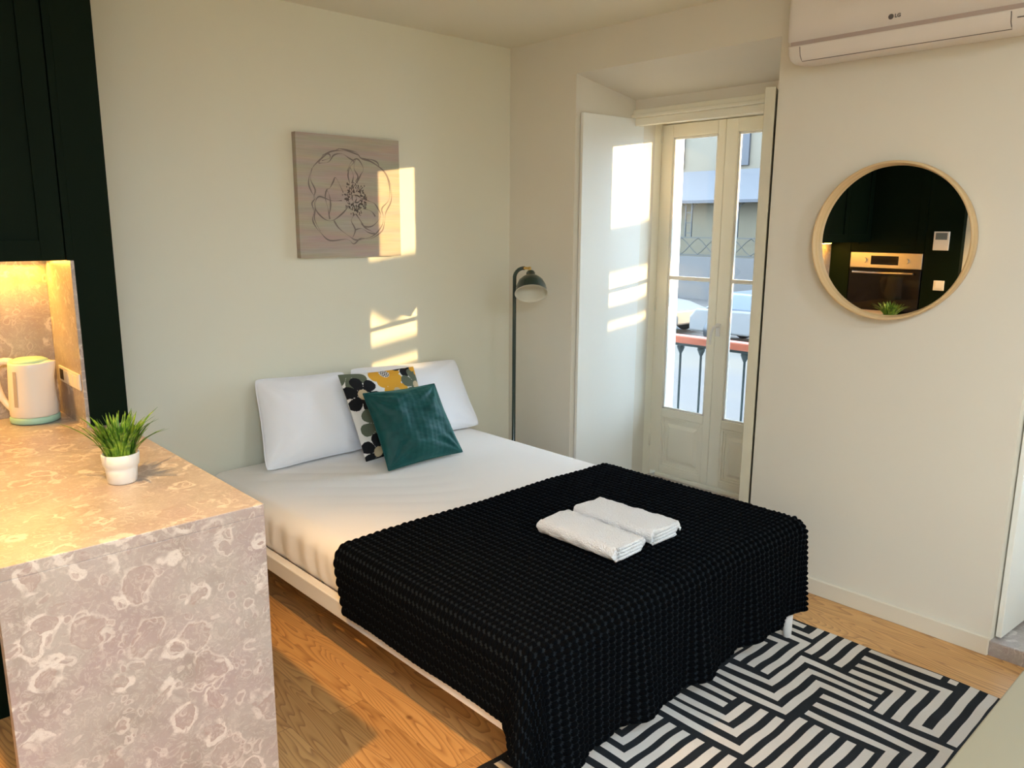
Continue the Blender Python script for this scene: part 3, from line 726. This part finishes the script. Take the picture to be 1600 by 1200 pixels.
# ------------------------------------------------------------------ towels
def towel(x0, x1, y0, y1, z0, h, seed, skew):
    # folded terry: outline of the folded layers in section, run along y
    cx, w = (x0+x1)/2, (x1-x0)
    t = h/4.6
    def sect(phase):
        pts = []
        # outer skin of a folded slab with stepped layers at one side
        L, Rr = -w/2, w/2
        def arc(c0, c1, r, a0, a1, n=6): return [(c0+r*math.cos(a), c1+r*math.sin(a)) for a in np.linspace(a0, a1, n)]
        pts += arc(Rr-h/2*0.8, h/2*1.06, h/2*0.98, -PI/2*0.4, PI/2, 8)
        pts += [(Rr*0.4, h*1.02), (0, h*1.0), (L*0.5, h*0.99)]
        pts += arc(L+h/2*0.9, h/2, h/2*1.0, PI/2, 1.5*PI, 9)
        pts += [(L*0.5, 0.0), (0, 0.0), (Rr*0.55, 0.0)]
        pts += [(Rr*0.78, 0.001), (Rr*0.80, t*0.8), (Rr*0.66, t*1.05), (Rr*0.84, t*1.25), (Rr*0.92, t*1.9)]
        return pts
    ys = np.linspace(y1, y0, 46); G = []
    for k, y in enumerate(ys):
        q = (k/45.0); endr = min(1, min(q, 1-q)*18+0.80)
        ring = []
        for i, (a, b) in enumerate(sect(0)):
            wob = 0.0016*math.sin(y*60+i*1.7+seed)+0.0012*math.sin(y*143+i*2.9)
            ring.append((cx+a*(0.985+0.015*endr)+skew*(q-0.5)+wob, y+0.004*math.sin(i*0.9+seed)*(1 if k in (0, 45) else 0), z0+b*(0.9+0.1*endr)+(0.0025*math.sin(y*11+seed)+wob)*(1 if b > h*0.3 else 0.0)))
        G.append(ring)
    m = MB(); m.grid(G, 0, True, False, True)
    o = len(m.v)
    # layered near end: stacked rolled layers seen end on
    lay = MB()
    for e, yy in ((0, ys[0]), (1, ys[-1])):
        s = -1 if e else 1
        m.add([G[0 if not e else -1][i] for i in range(len(G[0]))], [tuple(range(len(G[0])))[::(-1 if not e else 1)]], 0)
    for k in range(4):
        zz = z0+h*(0.12+0.235*k)
        lay.tube([(x0+0.012+0.004*(k % 2), y0-0.0005, zz), (x0+w*0.3, y0-0.003, zz+0.001), (x0+w*0.6, y0-0.003, zz+0.003), (x1-0.026+0.004*k, y0-0.0005, zz+0.003)], 0.0062, 8)
    return m, lay
for (x0, x1, y0, y1, sd, sk, lab) in ((-1.332, -1.166, -1.945, -1.598, 1.0, 0.004, 'folded white towel on the black throw, the one nearer the green-cushion side'.replace('green-cushion', 'stone worktop')),
                                      (-1.128, -0.960, -1.940, -1.580, 4.0, 0.004, 'folded white towel on the black throw, the one nearer the window')):
    m, lay = towel(x0, x1, y0, y1, 0.5215, 0.050, sd, sk)
    o = m.build('towel', M_TOWEL, label=lab, cat='towel', group='folded towels on the throw')
    lay.build('folded_edge', M_TOWEL, o)

# ------------------------------------------------------------------ rug
def rug():
    P = [[(-66.0,-204.1),(-121,-204.1)],[(-57,-190),(-57,-208.5),(-75.7,-208.5)],[(-50.8,-190),(-50.8,-214.2),(-75.7,-214.2)],[(-44.7,-190),(-44.7,-220),(-76,-220)],[(-38.7,-190),(-38.7,-219),(-30,-219)],[(-32.5,-190),(-32.5,-213.5)],
    [(-51.7,-224.4),(-30,-224.4)],[(-51.7,-230.2),(-30,-230.2)],[(-51.7,-236),(-30,-236)],
    [(-80.5,-207.4),(-80.5,-225),(-56.6,-225),(-56.6,-254.5)],[(-87.1,-207.6),(-87.1,-230.8),(-62.4,-230.8),(-62.4,-254.7)],[(-92.4,-208.0),(-92.4,-236.6),(-68.1,-236.6),(-68.1,-255.2)],
    [(-31.9,-239.5),(-31.9,-265.2)],[(-31.9,-267.6),(-31.9,-270.5)],[(-39,-239.9),(-39,-269.4),(-67.6,-269.4),(-67.6,-275.6),(-30,-275.6)],[(-45.4,-240.4),(-45.4,-263.8),(-69.2,-263.8)],[(-51.3,-240.6),(-51.3,-258.2),(-69.3,-258.2)],[(-70.3,-281.3),(-30,-281.3)],
    [(-74,-240.7),(-74,-281.2),(-100,-281.2)],[(-80.6,-241.5),(-80.6,-275.6),(-100,-275.6)],[(-86.9,-241.8),(-86.9,-270),(-100,-270)],
    [(-91.5,-243.2),(-125.6,-243.2)],[(-91.6,-248.6),(-125.6,-248.6)],[(-91.6,-254),(-125.6,-254)],[(-91.6,-259.3),(-125.6,-259.3)],[(-91.6,-264.9),(-125.6,-264.9)],
    [(-98.4,-206.7),(-98.4,-221.6)],[(-103.9,-206.7),(-103.9,-221.6)],[(-110.2,-206.7),(-110.2,-226.1),(-97,-226.1)],[(-115,-206.7),(-115,-232),(-96.6,-232)],[(-120.8,-206.7),(-120.8,-237.8),(-96.9,-237.8)],
    [(-140,-204.5),(-125.5,-204.5)],[(-144.4,-196),(-144.4,-210),(-125,-210)],[(-150.2,-196),(-150.2,-215.6),(-125.5,-215.6)],[(-156,-196),(-156,-220.9),(-125.5,-220.9)],[(-162,-196),(-162,-226.3),(-125.6,-226.3)],[(-168,-196),(-168,-232.1),(-125.4,-232.1)],[(-174,-204),(-174,-237.6),(-125.3,-237.6)],
    [(-174.4,-190.5),(-174.4,-201)],[(-180,-190.5),(-180,-237)],[(-186,-190.5),(-186,-237)],[(-192,-190.5),(-192,-237)]]
    for k in range(6): P.append([(-63-6*k, -190.5), (-63-6*k, -200.5)])
    for k in range(5): P.append([(-102-6*k, -190.5), (-102-6*k, -200.5)])
    for k in range(5): P.append([(-130-0, -243-5.6*k), (-197, -243-5.6*k)])
    for k in range(5): P.append([(-104, -270-5.6*k), (-197, -270-5.6*k)])
    for k in range(5): P.append([(-33, -287-5.8*k), (-197, -287-5.8*k)])
    X0, X1, Y0, Y1 = -2.00, -0.298, -3.16, -1.885
    m = MB(); hz = 0.0055
    # heavier weave modelled on a fine grid whose faces take the stripe colour; soft ripples
    cs = 0.005; nx = int(round((X1-X0)/cs)); ny = int(round((Y1-Y0)/cs))
    xs = np.linspace(X0, X1, nx+1); ys = np.linspace(Y0, Y1, ny+1)
    segs = []
    for pl in P:
        for a, b in zip(pl[:-1], pl[1:]): segs.append((min(a[0], b[0])/100-0.0145*(a[0] != b[0])*0, max(a[0], b[0])/100, min(a[1], b[1])/100, max(a[1], b[1])/100, len(pl)))
    # exact boundaries instead of sampled ones: white stripes as flat quads just proud of the black ground
    def rip(x, y): return 0.0016*(np.sin(x*41+y*9)+np.sin(x*23-y*17+1))*1.0+0.0016
    GX, GY = np.meshgrid(np.linspace(X0, X1, 120), np.linspace(Y0, Y1, 90), indexing='ij')
    m.grid(np.stack([GX, GY, hz+rip(GX, GY)], -1), 0, True)
    m.grid(np.stack([GX, GY, 0*GX+0.0006], -1)[::30, ::30], 0, False, flip=True)
    for a, b in (((X0, Y0), (X1, Y0)), ((X1, Y0), (X1, Y1)), ((X1, Y1), (X0, Y1)), ((X0, Y1), (X0, Y0))):
        L = []
        for q in np.linspace(0, 1, 60):
            x, y = a[0]+(b[0]-a[0])*q, a[1]+(b[1]-a[1])*q; L.append([(x, y, 0.0006), (x, y, hz+rip(x, y))])
        m.grid(L, 0, True)
    hw = 0.0150; lvl = 0
    for pl in P:
        pts = [(p[0]/100, p[1]/100) for p in pl]
        for k in range(len(pts)-1):
            (ax, ay), (bx, by) = pts[k], pts[k+1]
            e0 = hw if k > 0 else 0; e1 = hw if k < len(pts)-2 else 0
            if abs(ay-by) < 1e-6:
                s = 1 if bx > ax else -1; ax, bx = ax-s*e0, bx+s*e1; r = (min(ax, bx), max(ax, bx), ay-hw, ay+hw)
            else:
                s = 1 if by > ay else -1; ay, by = ay-s*(-e0 if k > 0 else 0), by+s*(-e1 if e1 else 0); r = (ax-hw, ax+hw, min(ay, by), max(ay, by))
            x0, x1, y0, y1 = max(r[0], X0), min(r[1], X1), max(r[2], Y0), min(r[3], Y1)
            if x1-x0 < 0.004 or y1-y0 < 0.004: continue
            nx = max(2, int((x1-x0)/0.02)+2); ny = max(2, int((y1-y0)/0.02)+2)
            gx, gy = np.meshgrid(np.linspace(x0, x1, nx), np.linspace(y0, y1, ny), indexing='ij')
            m.grid(np.stack([gx, gy, hz+rip(gx, gy)+0.0007], -1), 1, True)
    return m
rug().build('rug', [M_RUGB, M_RUGW], label='black and off-white geometric maze rug on the floor at the bed foot', cat='rug')

# ------------------------------------------------------------------ wall art
t = thing('wall_art', (-1.088, 0.0, 1.44), 'square beige canvas with a line-drawn flower above the bed', 'picture')
m = MB(); x0, x1, z0, z1 = -1.376, -0.802, 1.444, 2.019
m.box(x0, x1, -0.001, -0.035, z0, z1)
LINES = [[(-1147,1958),(-1206,1933),(-1250,1903),(-1297,1858),(-1318,1796),(-1306,1754),(-1287,1724),(-1305,1699),(-1297,1662),(-1305,1625),(-1293,1594),(-1266,1563),(-1217,1525),(-1121,1530),(-1084,1507),(-1044,1533),(-982,1533),(-917,1569),(-899,1616),(-890,1662),(-855,1723),(-857,1795),(-884,1853),(-930,1890),(-984,1915),(-1030,1922),(-1051,1946),(-1103,1954),(-1147,1958)],[(-1261,1884),(-1235,1922),(-1184,1944),(-1133,1950),(-1089,1947),(-1041,1934),(-1022,1916),(-969,1907),(-915,1877),(-876,1834),(-862,1775),(-872,1722),(-913,1682),(-906,1642),(-916,1596),(-965,1549),(-1029,1530),(-1075,1527),(-1105,1543),(-1163,1582),(-1191,1620)],[(-1261,1884),(-1208,1893),(-1178,1926),(-1134,1935),(-1097,1918),(-1068,1901),(-1092,1875),(-1104,1836),(-1095,1799)],[(-1243,1897),(-1200,1912),(-1206,1930),(-1242,1922)],[(-1297,1858),(-1307,1809),(-1285,1761),(-1294,1724),(-1289,1675),(-1295,1625),(-1266,1569)],[(-1143,1715),(-1201,1714),(-1265,1731),(-1288,1700),(-1282,1663),(-1241,1626),(-1198,1620),(-1145,1652),(-1111,1684)],[(-1134,1754),(-1171,1821),(-1187,1802),(-1206,1773),(-1224,1763),(-1233,1726),(-1221,1676),(-1213,1626)],[(-1224,1763),(-1211,1739),(-1206,1689),(-1219,1638)],[(-1107,1855),(-1083,1900),(-1045,1915),(-1016,1872),(-1033,1840),(-1057,1801)],[(-1092,1875),(-1074,1838),(-1083,1799)],[(-1060,1914),(-1069,1870),(-1048,1833),(-1064,1807)],[(-999,1719),(-960,1707),(-937,1681),(-922,1642),(-972,1595),(-1026,1595),(-1048,1628),(-1066,1653)],[(-1023,1680),(-977,1667),(-954,1642)],[(-1070,1653),(-1094,1621),(-1073,1576),(-1090,1537)],[(-1063,1650),(-1041,1621),(-1019,1589),(-980,1569),(-957,1556),(-996,1562),(-1035,1582),(-1073,1576)],[(-1022,1916),(-984,1919),(-937,1908),(-922,1883)],[(-1086,1736),(-1074,1743),(-1052,1740),(-1037,1728),(-1049,1711),(-1068,1708),(-1083,1717),(-1086,1736)],[(-1067,1743),(-1060,1727),(-1068,1711)]]
def smooth_line(p, n=5):
    p = [np.array(q, float) for q in p]; out = []
    for i in range(len(p)-1):
        a, b, c, d = p[max(i-1, 0)], p[i], p[i+1], p[min(i+2, len(p)-1)]
        for k in range(n):
            q = k/n; out.append(0.5*((2*b)+(-a+c)*q+(2*a-5*b+4*c-d)*q*q+(-a+3*b-3*c+d)*q**3))
    out.append(p[-1]); return out
yk = -0.0353
def ribbon(pts, w, yo):
    L = []
    for i in range(len(pts)):
        tq = pts[min(i+1, len(pts)-1)]-pts[max(i-1, 0)]; tq = tq/(np.linalg.norm(tq)+1e-9); nq = np.array([-tq[1], tq[0]])*w*(0.7+0.5*math.sin(i*0.5+w))
        a, b = pts[i]+nq, pts[i]-nq
        L.append([(a[0]/1000, yo, a[1]/1000), (b[0]/1000, yo, b[1]/1000)])
    m.grid(L, 1, False)
for li, l in enumerate(LINES):
    ribbon(smooth_line(l), 3.0, yk-0.00002*li)
rs = random.Random(2)
for k in range(260):
    a = rs.random()*2*PI; rad = rs.uniform(38, 86)*(0.9+0.15*math.sin(a*9)); c = (-1064+rad*math.cos(a)*0.86, 1727+rad*math.sin(a)); s_ = rs.uniform(2.0, 4.2)
    m.add([((c[0]+s_*math.cos(q)*1.0)/1000, yk-0.0004, (c[1]+s_*math.sin(q)*1.4)/1000) for q in np.linspace(0, 2*PI, 6)[:-1]], [(0, 1, 2, 3, 4)], 1)
m.build('canvas', [M_CANVAS, M_INK], t)

# ------------------------------------------------------------------ floor lamp
bx, by = -0.212, -0.272
t = thing('floor_lamp', (bx, by, 0.0), 'dark green floor lamp with brass joint in the corner behind the bed', 'lamp')
MB().lathe([(0, 0), (0.115, 0), (0.118, 0.004), (0.118, 0.014), (0.112, 0.020), (0.02, 0.024), (0.012, 0.03), (0, 0.03)], (bx, by, 0), 48).build('base', M_LAMPG, t)
d2 = Vector((0.12, -1.0, 0)).normalized(); pts = [(bx, by, 0.028), (bx, by, 0.7), (bx, by, 1.30)]
for a in np.linspace(0.15, PI/2, 9): pts.append((bx+d2.x*0.070*(1-math.cos(a)), by+d2.y*0.070*(1-math.cos(a)), 1.315+0.058*math.sin(a)))
MB().tube(pts, 0.0105, 14).build('pole', M_LAMPG, t)
e = Vector(pts[-1]); j = MB(); j.tube([e, e+d2*0.042], 0.0075, 12); j.tube([e+d2*0.036+Vector((0, 0, 0.009)), e+d2*0.040-Vector((0, 0, 0.024))], 0.007, 12)
j.build('joint', M_BRASS, t)
ap = e+d2*0.044+Vector((0, 0, -0.022))         # top of the shade
ax = Vector((-0.40, -0.46, -0.80)).normalized()   # shade axis, pointing down and a little toward the room
sh = [(0, -0.004), (0.020, -0.004), (0.024, 0.004), (0.0245, 0.026), (0.030, 0.032), (0.050, 0.042), (0.068, 0.062), (0.080, 0.090), (0.085, 0.125), (0.089, 0.135)]
shd = MB().lathe(sh, ap, 48, axis=ax).build('lamp_shade', M_LAMPG, t)
inn = [(0.089, 0.135), (0.0868, 0.136), (0.083, 0.124), (0.078, 0.091), (0.066, 0.064), (0.048, 0.045), (0.02, 0.036), (0.0, 0.036)]
MB().lathe(inn, ap, 48, axis=ax).build('shade_lining', M_LAMPI, shd, label='cream inside of the shade')

# ------------------------------------------------------------------ round mirror
mc = Vector((0.0, -2.205, 1.548))
t = thing('mirror', mc, 'round mirror in a deep light ash rim on the right wall', 'mirror')
Ro = 0.302
MB().lathe([(Ro-0.009, 0.002), (Ro-0.003, 0.001), (Ro, 0.02), (Ro, 0.063), (Ro-0.002, 0.065), (Ro-0.0075, 0.065), (Ro-0.0095, 0.063), (Ro-0.0095, 0.010)], mc, 96, axis=(-1, 0, 0)).build('rim', M_ASH, t)
MB().lathe([(Ro-0.0095, 0.024), (0.285, 0.026), (0.0, 0.026)], mc, 96, axis=(-1, 0, 0), smooth=False).build('mirror_glass', M_MIRROR, t)

# ------------------------------------------------------------------ air conditioner
t = thing('air_conditioner', (0.0, -2.225, 2.24), 'white wall-mounted air conditioner under the ceiling', 'air conditioner')
prof = [(0, 2.245), (-0.03, 2.237), (-0.10, 2.228), (-0.150, 2.226), (-0.176, 2.234), (-0.192, 2.252), (-0.200, 2.285), (-0.200, 2.2880), (-0.192, 2.2885), (-0.192, 2.3035), (-0.205, 2.304), (-0.207, 2.40), (-0.203, 2.49), (-0.185, 2.535), (-0.15, 2.555), (0, 2.555)]
m = MB(); G = []
pc_ = (-0.085, 2.39)
for yy, q in [(-1.806, 0.55), (-1.8065, 0.80), (-1.811, 0.90), (-1.820, 0.96), (-1.834, 0.99), (-1.85, 1.0), (-2.61, 1.0), (-2.627, 0.99), (-2.641, 0.96), (-2.650, 0.90), (-2.6545, 0.80), (-2.655, 0.55)]:
    ring = []
    for (x, z) in prof:
        k_ = 1-(1-q)*0.55
        ring.append((x if x > -0.001 else pc_[0]+(x-pc_[0])*k_ if x < pc_[0] else x, yy, z if z > 2.32 else 2.32+(z-2.32)*q))
    G.append(ring)
m.grid(G, 0, True, False, True); nP = len(prof)
m.add(G[0], [tuple(range(nP))]); m.add(G[-1], [tuple(range(nP))[::-1]])
m.build('body', M_AC, t)
MB().box(-0.1925, -0.1975, -1.822, -2.640, 2.2885, 2.3035).build('stripe', M_ACSTRIPE, t, label='taupe recessed stripe')
def acx(z): return float(np.interp(z, [2.226, 2.234, 2.252, 2.285], [-0.150, -0.176, -0.192, -0.200]))-0.0012
G = []
vz = [2.2330, 2.240, 2.252, 2.268, 2.283]
for z in vz: G.append([(acx(z)-0.0005, y, z) for y in (-1.862, -2.2, -2.582)])
MB().grid(G, 0, True).build('vane', M_AC, t)
sm = MB(); ctr = [(acx(z)-0.0006, -1.862, z) for z in vz[::-1]]+[(acx(vz[0])-0.0006, y, vz[0]) for y in (-2.0, -2.2, -2.4, -2.582)]+[(acx(z)-0.0006, -2.582, z) for z in vz[1:]]
sm.tube(ctr, 0.0014, 6); sm.build('vane_seam', M_SEAM, t)
lv, lf = text_mesh('LG', 0.017, True)
def on_front(v, y, z, x=-0.2075): return [(x-p[2]-0.0004, y-p[0], z+p[1]) for p in v]
b = MB(); b.add(on_front(lv, -2.2265, 2.331), lf); b.lathe([(0.0, 0.0), (0.0092, 0.0), (0.0092, 0.0012), (0, 0.0012)], (-0.2067, -2.2030, 2.331), 24, axis=(-1, 0, 0), smooth=False)
b.build('logo', M_SEAM, t, label='small dark brand mark')
MB().box(-0.1975, -0.1985, -2.600, -2.632, 2.2605, 2.2635).build('small_mark', M_SEAM, t)

# ------------------------------------------------------------------ table in the near right corner
t = thing('table', (-1.45, -3.50, 0.0), 'beige table top cut off in the near right corner', 'table')
MB().box(-2.15, -0.62, -3.137, -3.86, 0.725, 0.750).build('table_top', M_TABLE, t, bevel=0.003)
for x in (-2.08, -0.69):
    for y in (-3.21, -3.79):
        MB().box(x-0.022, x+0.022, y-0.022, y+0.022, 0.0 if y < -3.5 else 0.0, 0.725).build('leg', M_TABLE, t, bevel=0.002)

# ------------------------------------------------------------------ ceiling lights: kitchen downlight and added fill panels
for k, (x, y, en, colr, rad, ang) in enumerate(LAMPS):
    t = thing('downlight', (x, y, H), 'small round recessed downlight in the ceiling over the kitchen', 'light')
    MB().lathe([(0.030, -0.001), (0.045, -0.001), (0.047, -0.006), (0.030, -0.008)], (x, y, H), 32).build('bezel', M_WHITE, t)
    MB().lathe([(0.0, -0.002), (0.030, -0.002)], (x, y, H), 32, smooth=False).build('lens', M_SPOT, t)
    add_light('downlight_lamp', 'SPOT', (x, y, H-0.012), en, colr, (0, 0, -1), shadow_soft_size=rad, spot_size=ang, spot_blend=0.5)
for k, (x, y, en, colr) in enumerate(FILL_PANELS):
    t = thing('fill_panel', (x, y, H), ('added white fill panel on the ceiling, kitchen side' if k == 0 else 'added white fill panel on the ceiling, window side'), 'light', 'added ceiling fill panels')
    b = MB(); b.box(x-0.31, x+0.31, y-0.31, y-0.30, H-0.03, H-0.001).box(x-0.31, x+0.31, y+0.30, y+0.31, H-0.03, H-0.001).box(x-0.31, x-0.30, y-0.30, y+0.30, H-0.03, H-0.001).box(x+0.30, x+0.31, y-0.30, y+0.30, H-0.03, H-0.001)
    b.build('frame', M_WHITE, t)
    MB().box(x-0.30, x+0.30, y-0.30, y+0.30, H-0.020, H-0.002).build('diffuser', M_FILL, t)
    add_light('fill_panel_lamp', 'AREA', (x, y, H-0.035), en, colr, (0, 0.0, -1), shape='SQUARE', size=0.58)

# ------------------------------------------------------------------ outdoors
XR = 1.02
t = thing('balcony_railing', (XR, -1.0, 0.0), 'black iron balcony railing with a terracotta red handrail outside the window', 'railing')
MB().box(XR-0.035, XR+0.035, 0.9, -7.2, 0.868, 0.918).build('handrail', M_TERRA, t, bevel=0.012, seg=3)
MB().box(XR-0.02, XR+0.02, 0.9, -7.2, 0.852, 0.868).build('top_bar', M_IRON, t)
MB().box(XR-0.012, XR+0.012, 0.9, -7.2, 0.10, 0.12).build('bottom_bar', M_IRON, t)
for k in range(50):
    y = 0.55-0.1545*k
    m = MB(); m.tube([(XR, y, 0.10), (XR, y, 0.80)], 0.0075, 8)
    m.lathe([(0, 0.80), (0.009, 0.80), (0.020, 0.825), (0.026, 0.840), (0.022, 0.852), (0, 0.852)], (XR, y, 0), 12)
    m.build('baluster', M_IRON, t)
ZS = -1.60
MB().box(0.87, 120, -60, 60, ZS-0.3, ZS).build('trim_3', M_ROAD, kind='structure')
MB().box(0.86, 1.12, 1.0, -7.3, -0.05, 0.055).build('balcony_slab', M_XSTONE, label='narrow white stone balcony slab outside the french doors', cat='balcony')
# pavilion across the square, iron tracery and blue-grey roof
px0 = 28.0
t = thing('pavilion', (px0, 16, ZS), 'pale yellow pavilion with iron tracery and blue-grey roof across the street', 'building')
MB().box(px0+0.3, px0+3.0, 4, 34, ZS, 3.0).build('wall', M_PLAST, t)
MB().prism([(px0-0.8, 2.75), (px0+3.2, 4.30), (px0+3.2, 4.1), (px0-0.8, 2.62)], 4, 34, 'y').build('roof', M_BLUER, t)
MB().box(px0-0.7, px0-0.5, 4, 34, ZS, 0.30).build('plinth', mat('grey_plinth', (0.060, 0.053, 0.048), 0.8), t)
for k in range(10):
    y = 6.0+2.35*k; m = MB()
    for dy in (-0.16, 0.16):
        m.box(px0-0.62, px0-0.56, y+dy-0.025, y+dy+0.025, 1.15, 2.62)
    for z in (1.3, 1.75, 2.2): m.box(px0-0.61, px0-0.57, y-0.16, y+0.16, z, z+0.04)
    for s_ in (-1, 1): m.tube([(px0-0.59, y+s_*0.17, 2.3), (px0-0.59, y+s_*0.24, 2.5), (px0-0.59, y+s_*0.42, 2.62)], 0.02, 6)
    m.build('iron_post', M_XIRON, t)
m = MB(); m.box(px0-0.62, px0-0.58, 4, 34, 1.10, 1.14); m.box(px0-0.62, px0-0.58, 4, 34, 0.34, 0.38)
for k in range(34):
    y = 4+0.88*k
    m.tube([(px0-0.6, y, 1.1), (px0-0.6, y+0.22, 0.95), (px0-0.6, y+0.44, 0.74), (px0-0.6, y+0.66, 0.53), (px0-0.6, y+0.88, 0.38)], 0.018, 5)
    m.tube([(px0-0.6, y, 0.38), (px0-0.6, y+0.22, 0.53), (px0-0.6, y+0.44, 0.74), (px0-0.6, y+0.66, 0.95), (px0-0.6, y+0.88, 1.1)], 0.018, 5)
m.build('iron_frieze', M_XIRON, t)
t = thing('facade', (40, 20, ZS), 'tall cream building rising behind the pavilion across the street', 'building')
MB().box(40, 48, -4, 60, ZS, 22).build('wall', M_PLAST2, t)
for k in range(9):
    for r in range(3):
        MB().box(39.85, 40.1, 4+k*4.6, 5.4+k*4.6, 5.2+r*4, 7.4+r*4).build('window', M_BLUER, t)
# parked car, a sliver through the panes
def car(x, y, lab, col):
    t = thing('car', (x, y, ZS), lab, 'car', 'parked cars across the street')
    z = ZS
    MB().prism([(y-2.1, z+0.3), (y-2.1, z+0.75), (y-1.5, z+0.92), (y-0.8, z+1.0), (y+1.9, z+0.95), (y+2.1, z+0.7), (y+2.1, z+0.3)], x-0.85, x+0.85, 'x').build('body', col, t, bevel=0.06, seg=3)
    MB().prism([(y-1.1, z+0.95), (y-0.4, z+1.42), (y+1.0, z+1.44), (y+1.7, z+0.95)], x-0.72, x+0.72, 'x').build('cabin', mat('tinted_glass', (0.09, 0.10, 0.12), 0.2), t, bevel=0.05, seg=3)
    for dy in (-1.35, 1.3):
        for dx in (-0.86, 0.70): MB().lathe([(0, 0), (0.31, 0), (0.33, 0.03), (0.33, 0.13), (0.31, 0.16), (0, 0.16)], (x+dx, y+dy, z+0.33), 24, axis=(1, 0, 0)).build('wheel', M_BLACK, t)
CARP = mat('silver_car_paint', (0.085, 0.078, 0.072), 0.4)
car(17.0, 12.4, 'silver parked car with dark glass, seen through the left pane', CARP)
car(16.6, 7.4, 'silver parked car seen low through the right pane', CARP)
# unseen blockers added out of frame to the right to cut the low sun
t = thing('sun_blocker', (6.3, -5.4, ZS), 'added stall-shaped sun blocker with a pointed valance, out of frame to the right', 'sun_blocker')
MB().box(6.0, 6.8, -4.2, -6.6, ZS, 1.820).build('body', M_XSTONE, t)
MB().box(6.0, 6.04, -4.2, -6.6, 2.140, 2.400).build('canopy', M_XSTONE, t)
MB().box(6.0, 6.1, -4.2, -6.6, 1.868, 1.958).build('shelf', M_XSTONE, t)
MB().prism([(-5.10, 2.165), (-5.26, 2.035), (-5.38, 2.145)], 6.005, 6.02, 'x').build('valance', M_BLUER, t)
for y in (-4.22, -6.58): MB().box(6.0, 6.04, y-0.02, y+0.02, 1.820, 2.140).build('post', M_IRON, t)
t = thing('sun_blocker_building', (18, -22, ZS), 'added sun-blocking building out of frame to the right', 'building')
MB().prism([(13.0, -11.7), (24.0, -20.3), (24.0, -34), (13.0, -34)], ZS, 12).build('wall', M_PLAST2, t)
MB().prism([(12.9, -11.6), (24.1, -20.3), (24.1, -34.1), (12.9, -34.1)], 12, 12.3).build('cornice', M_XSTONE, t)
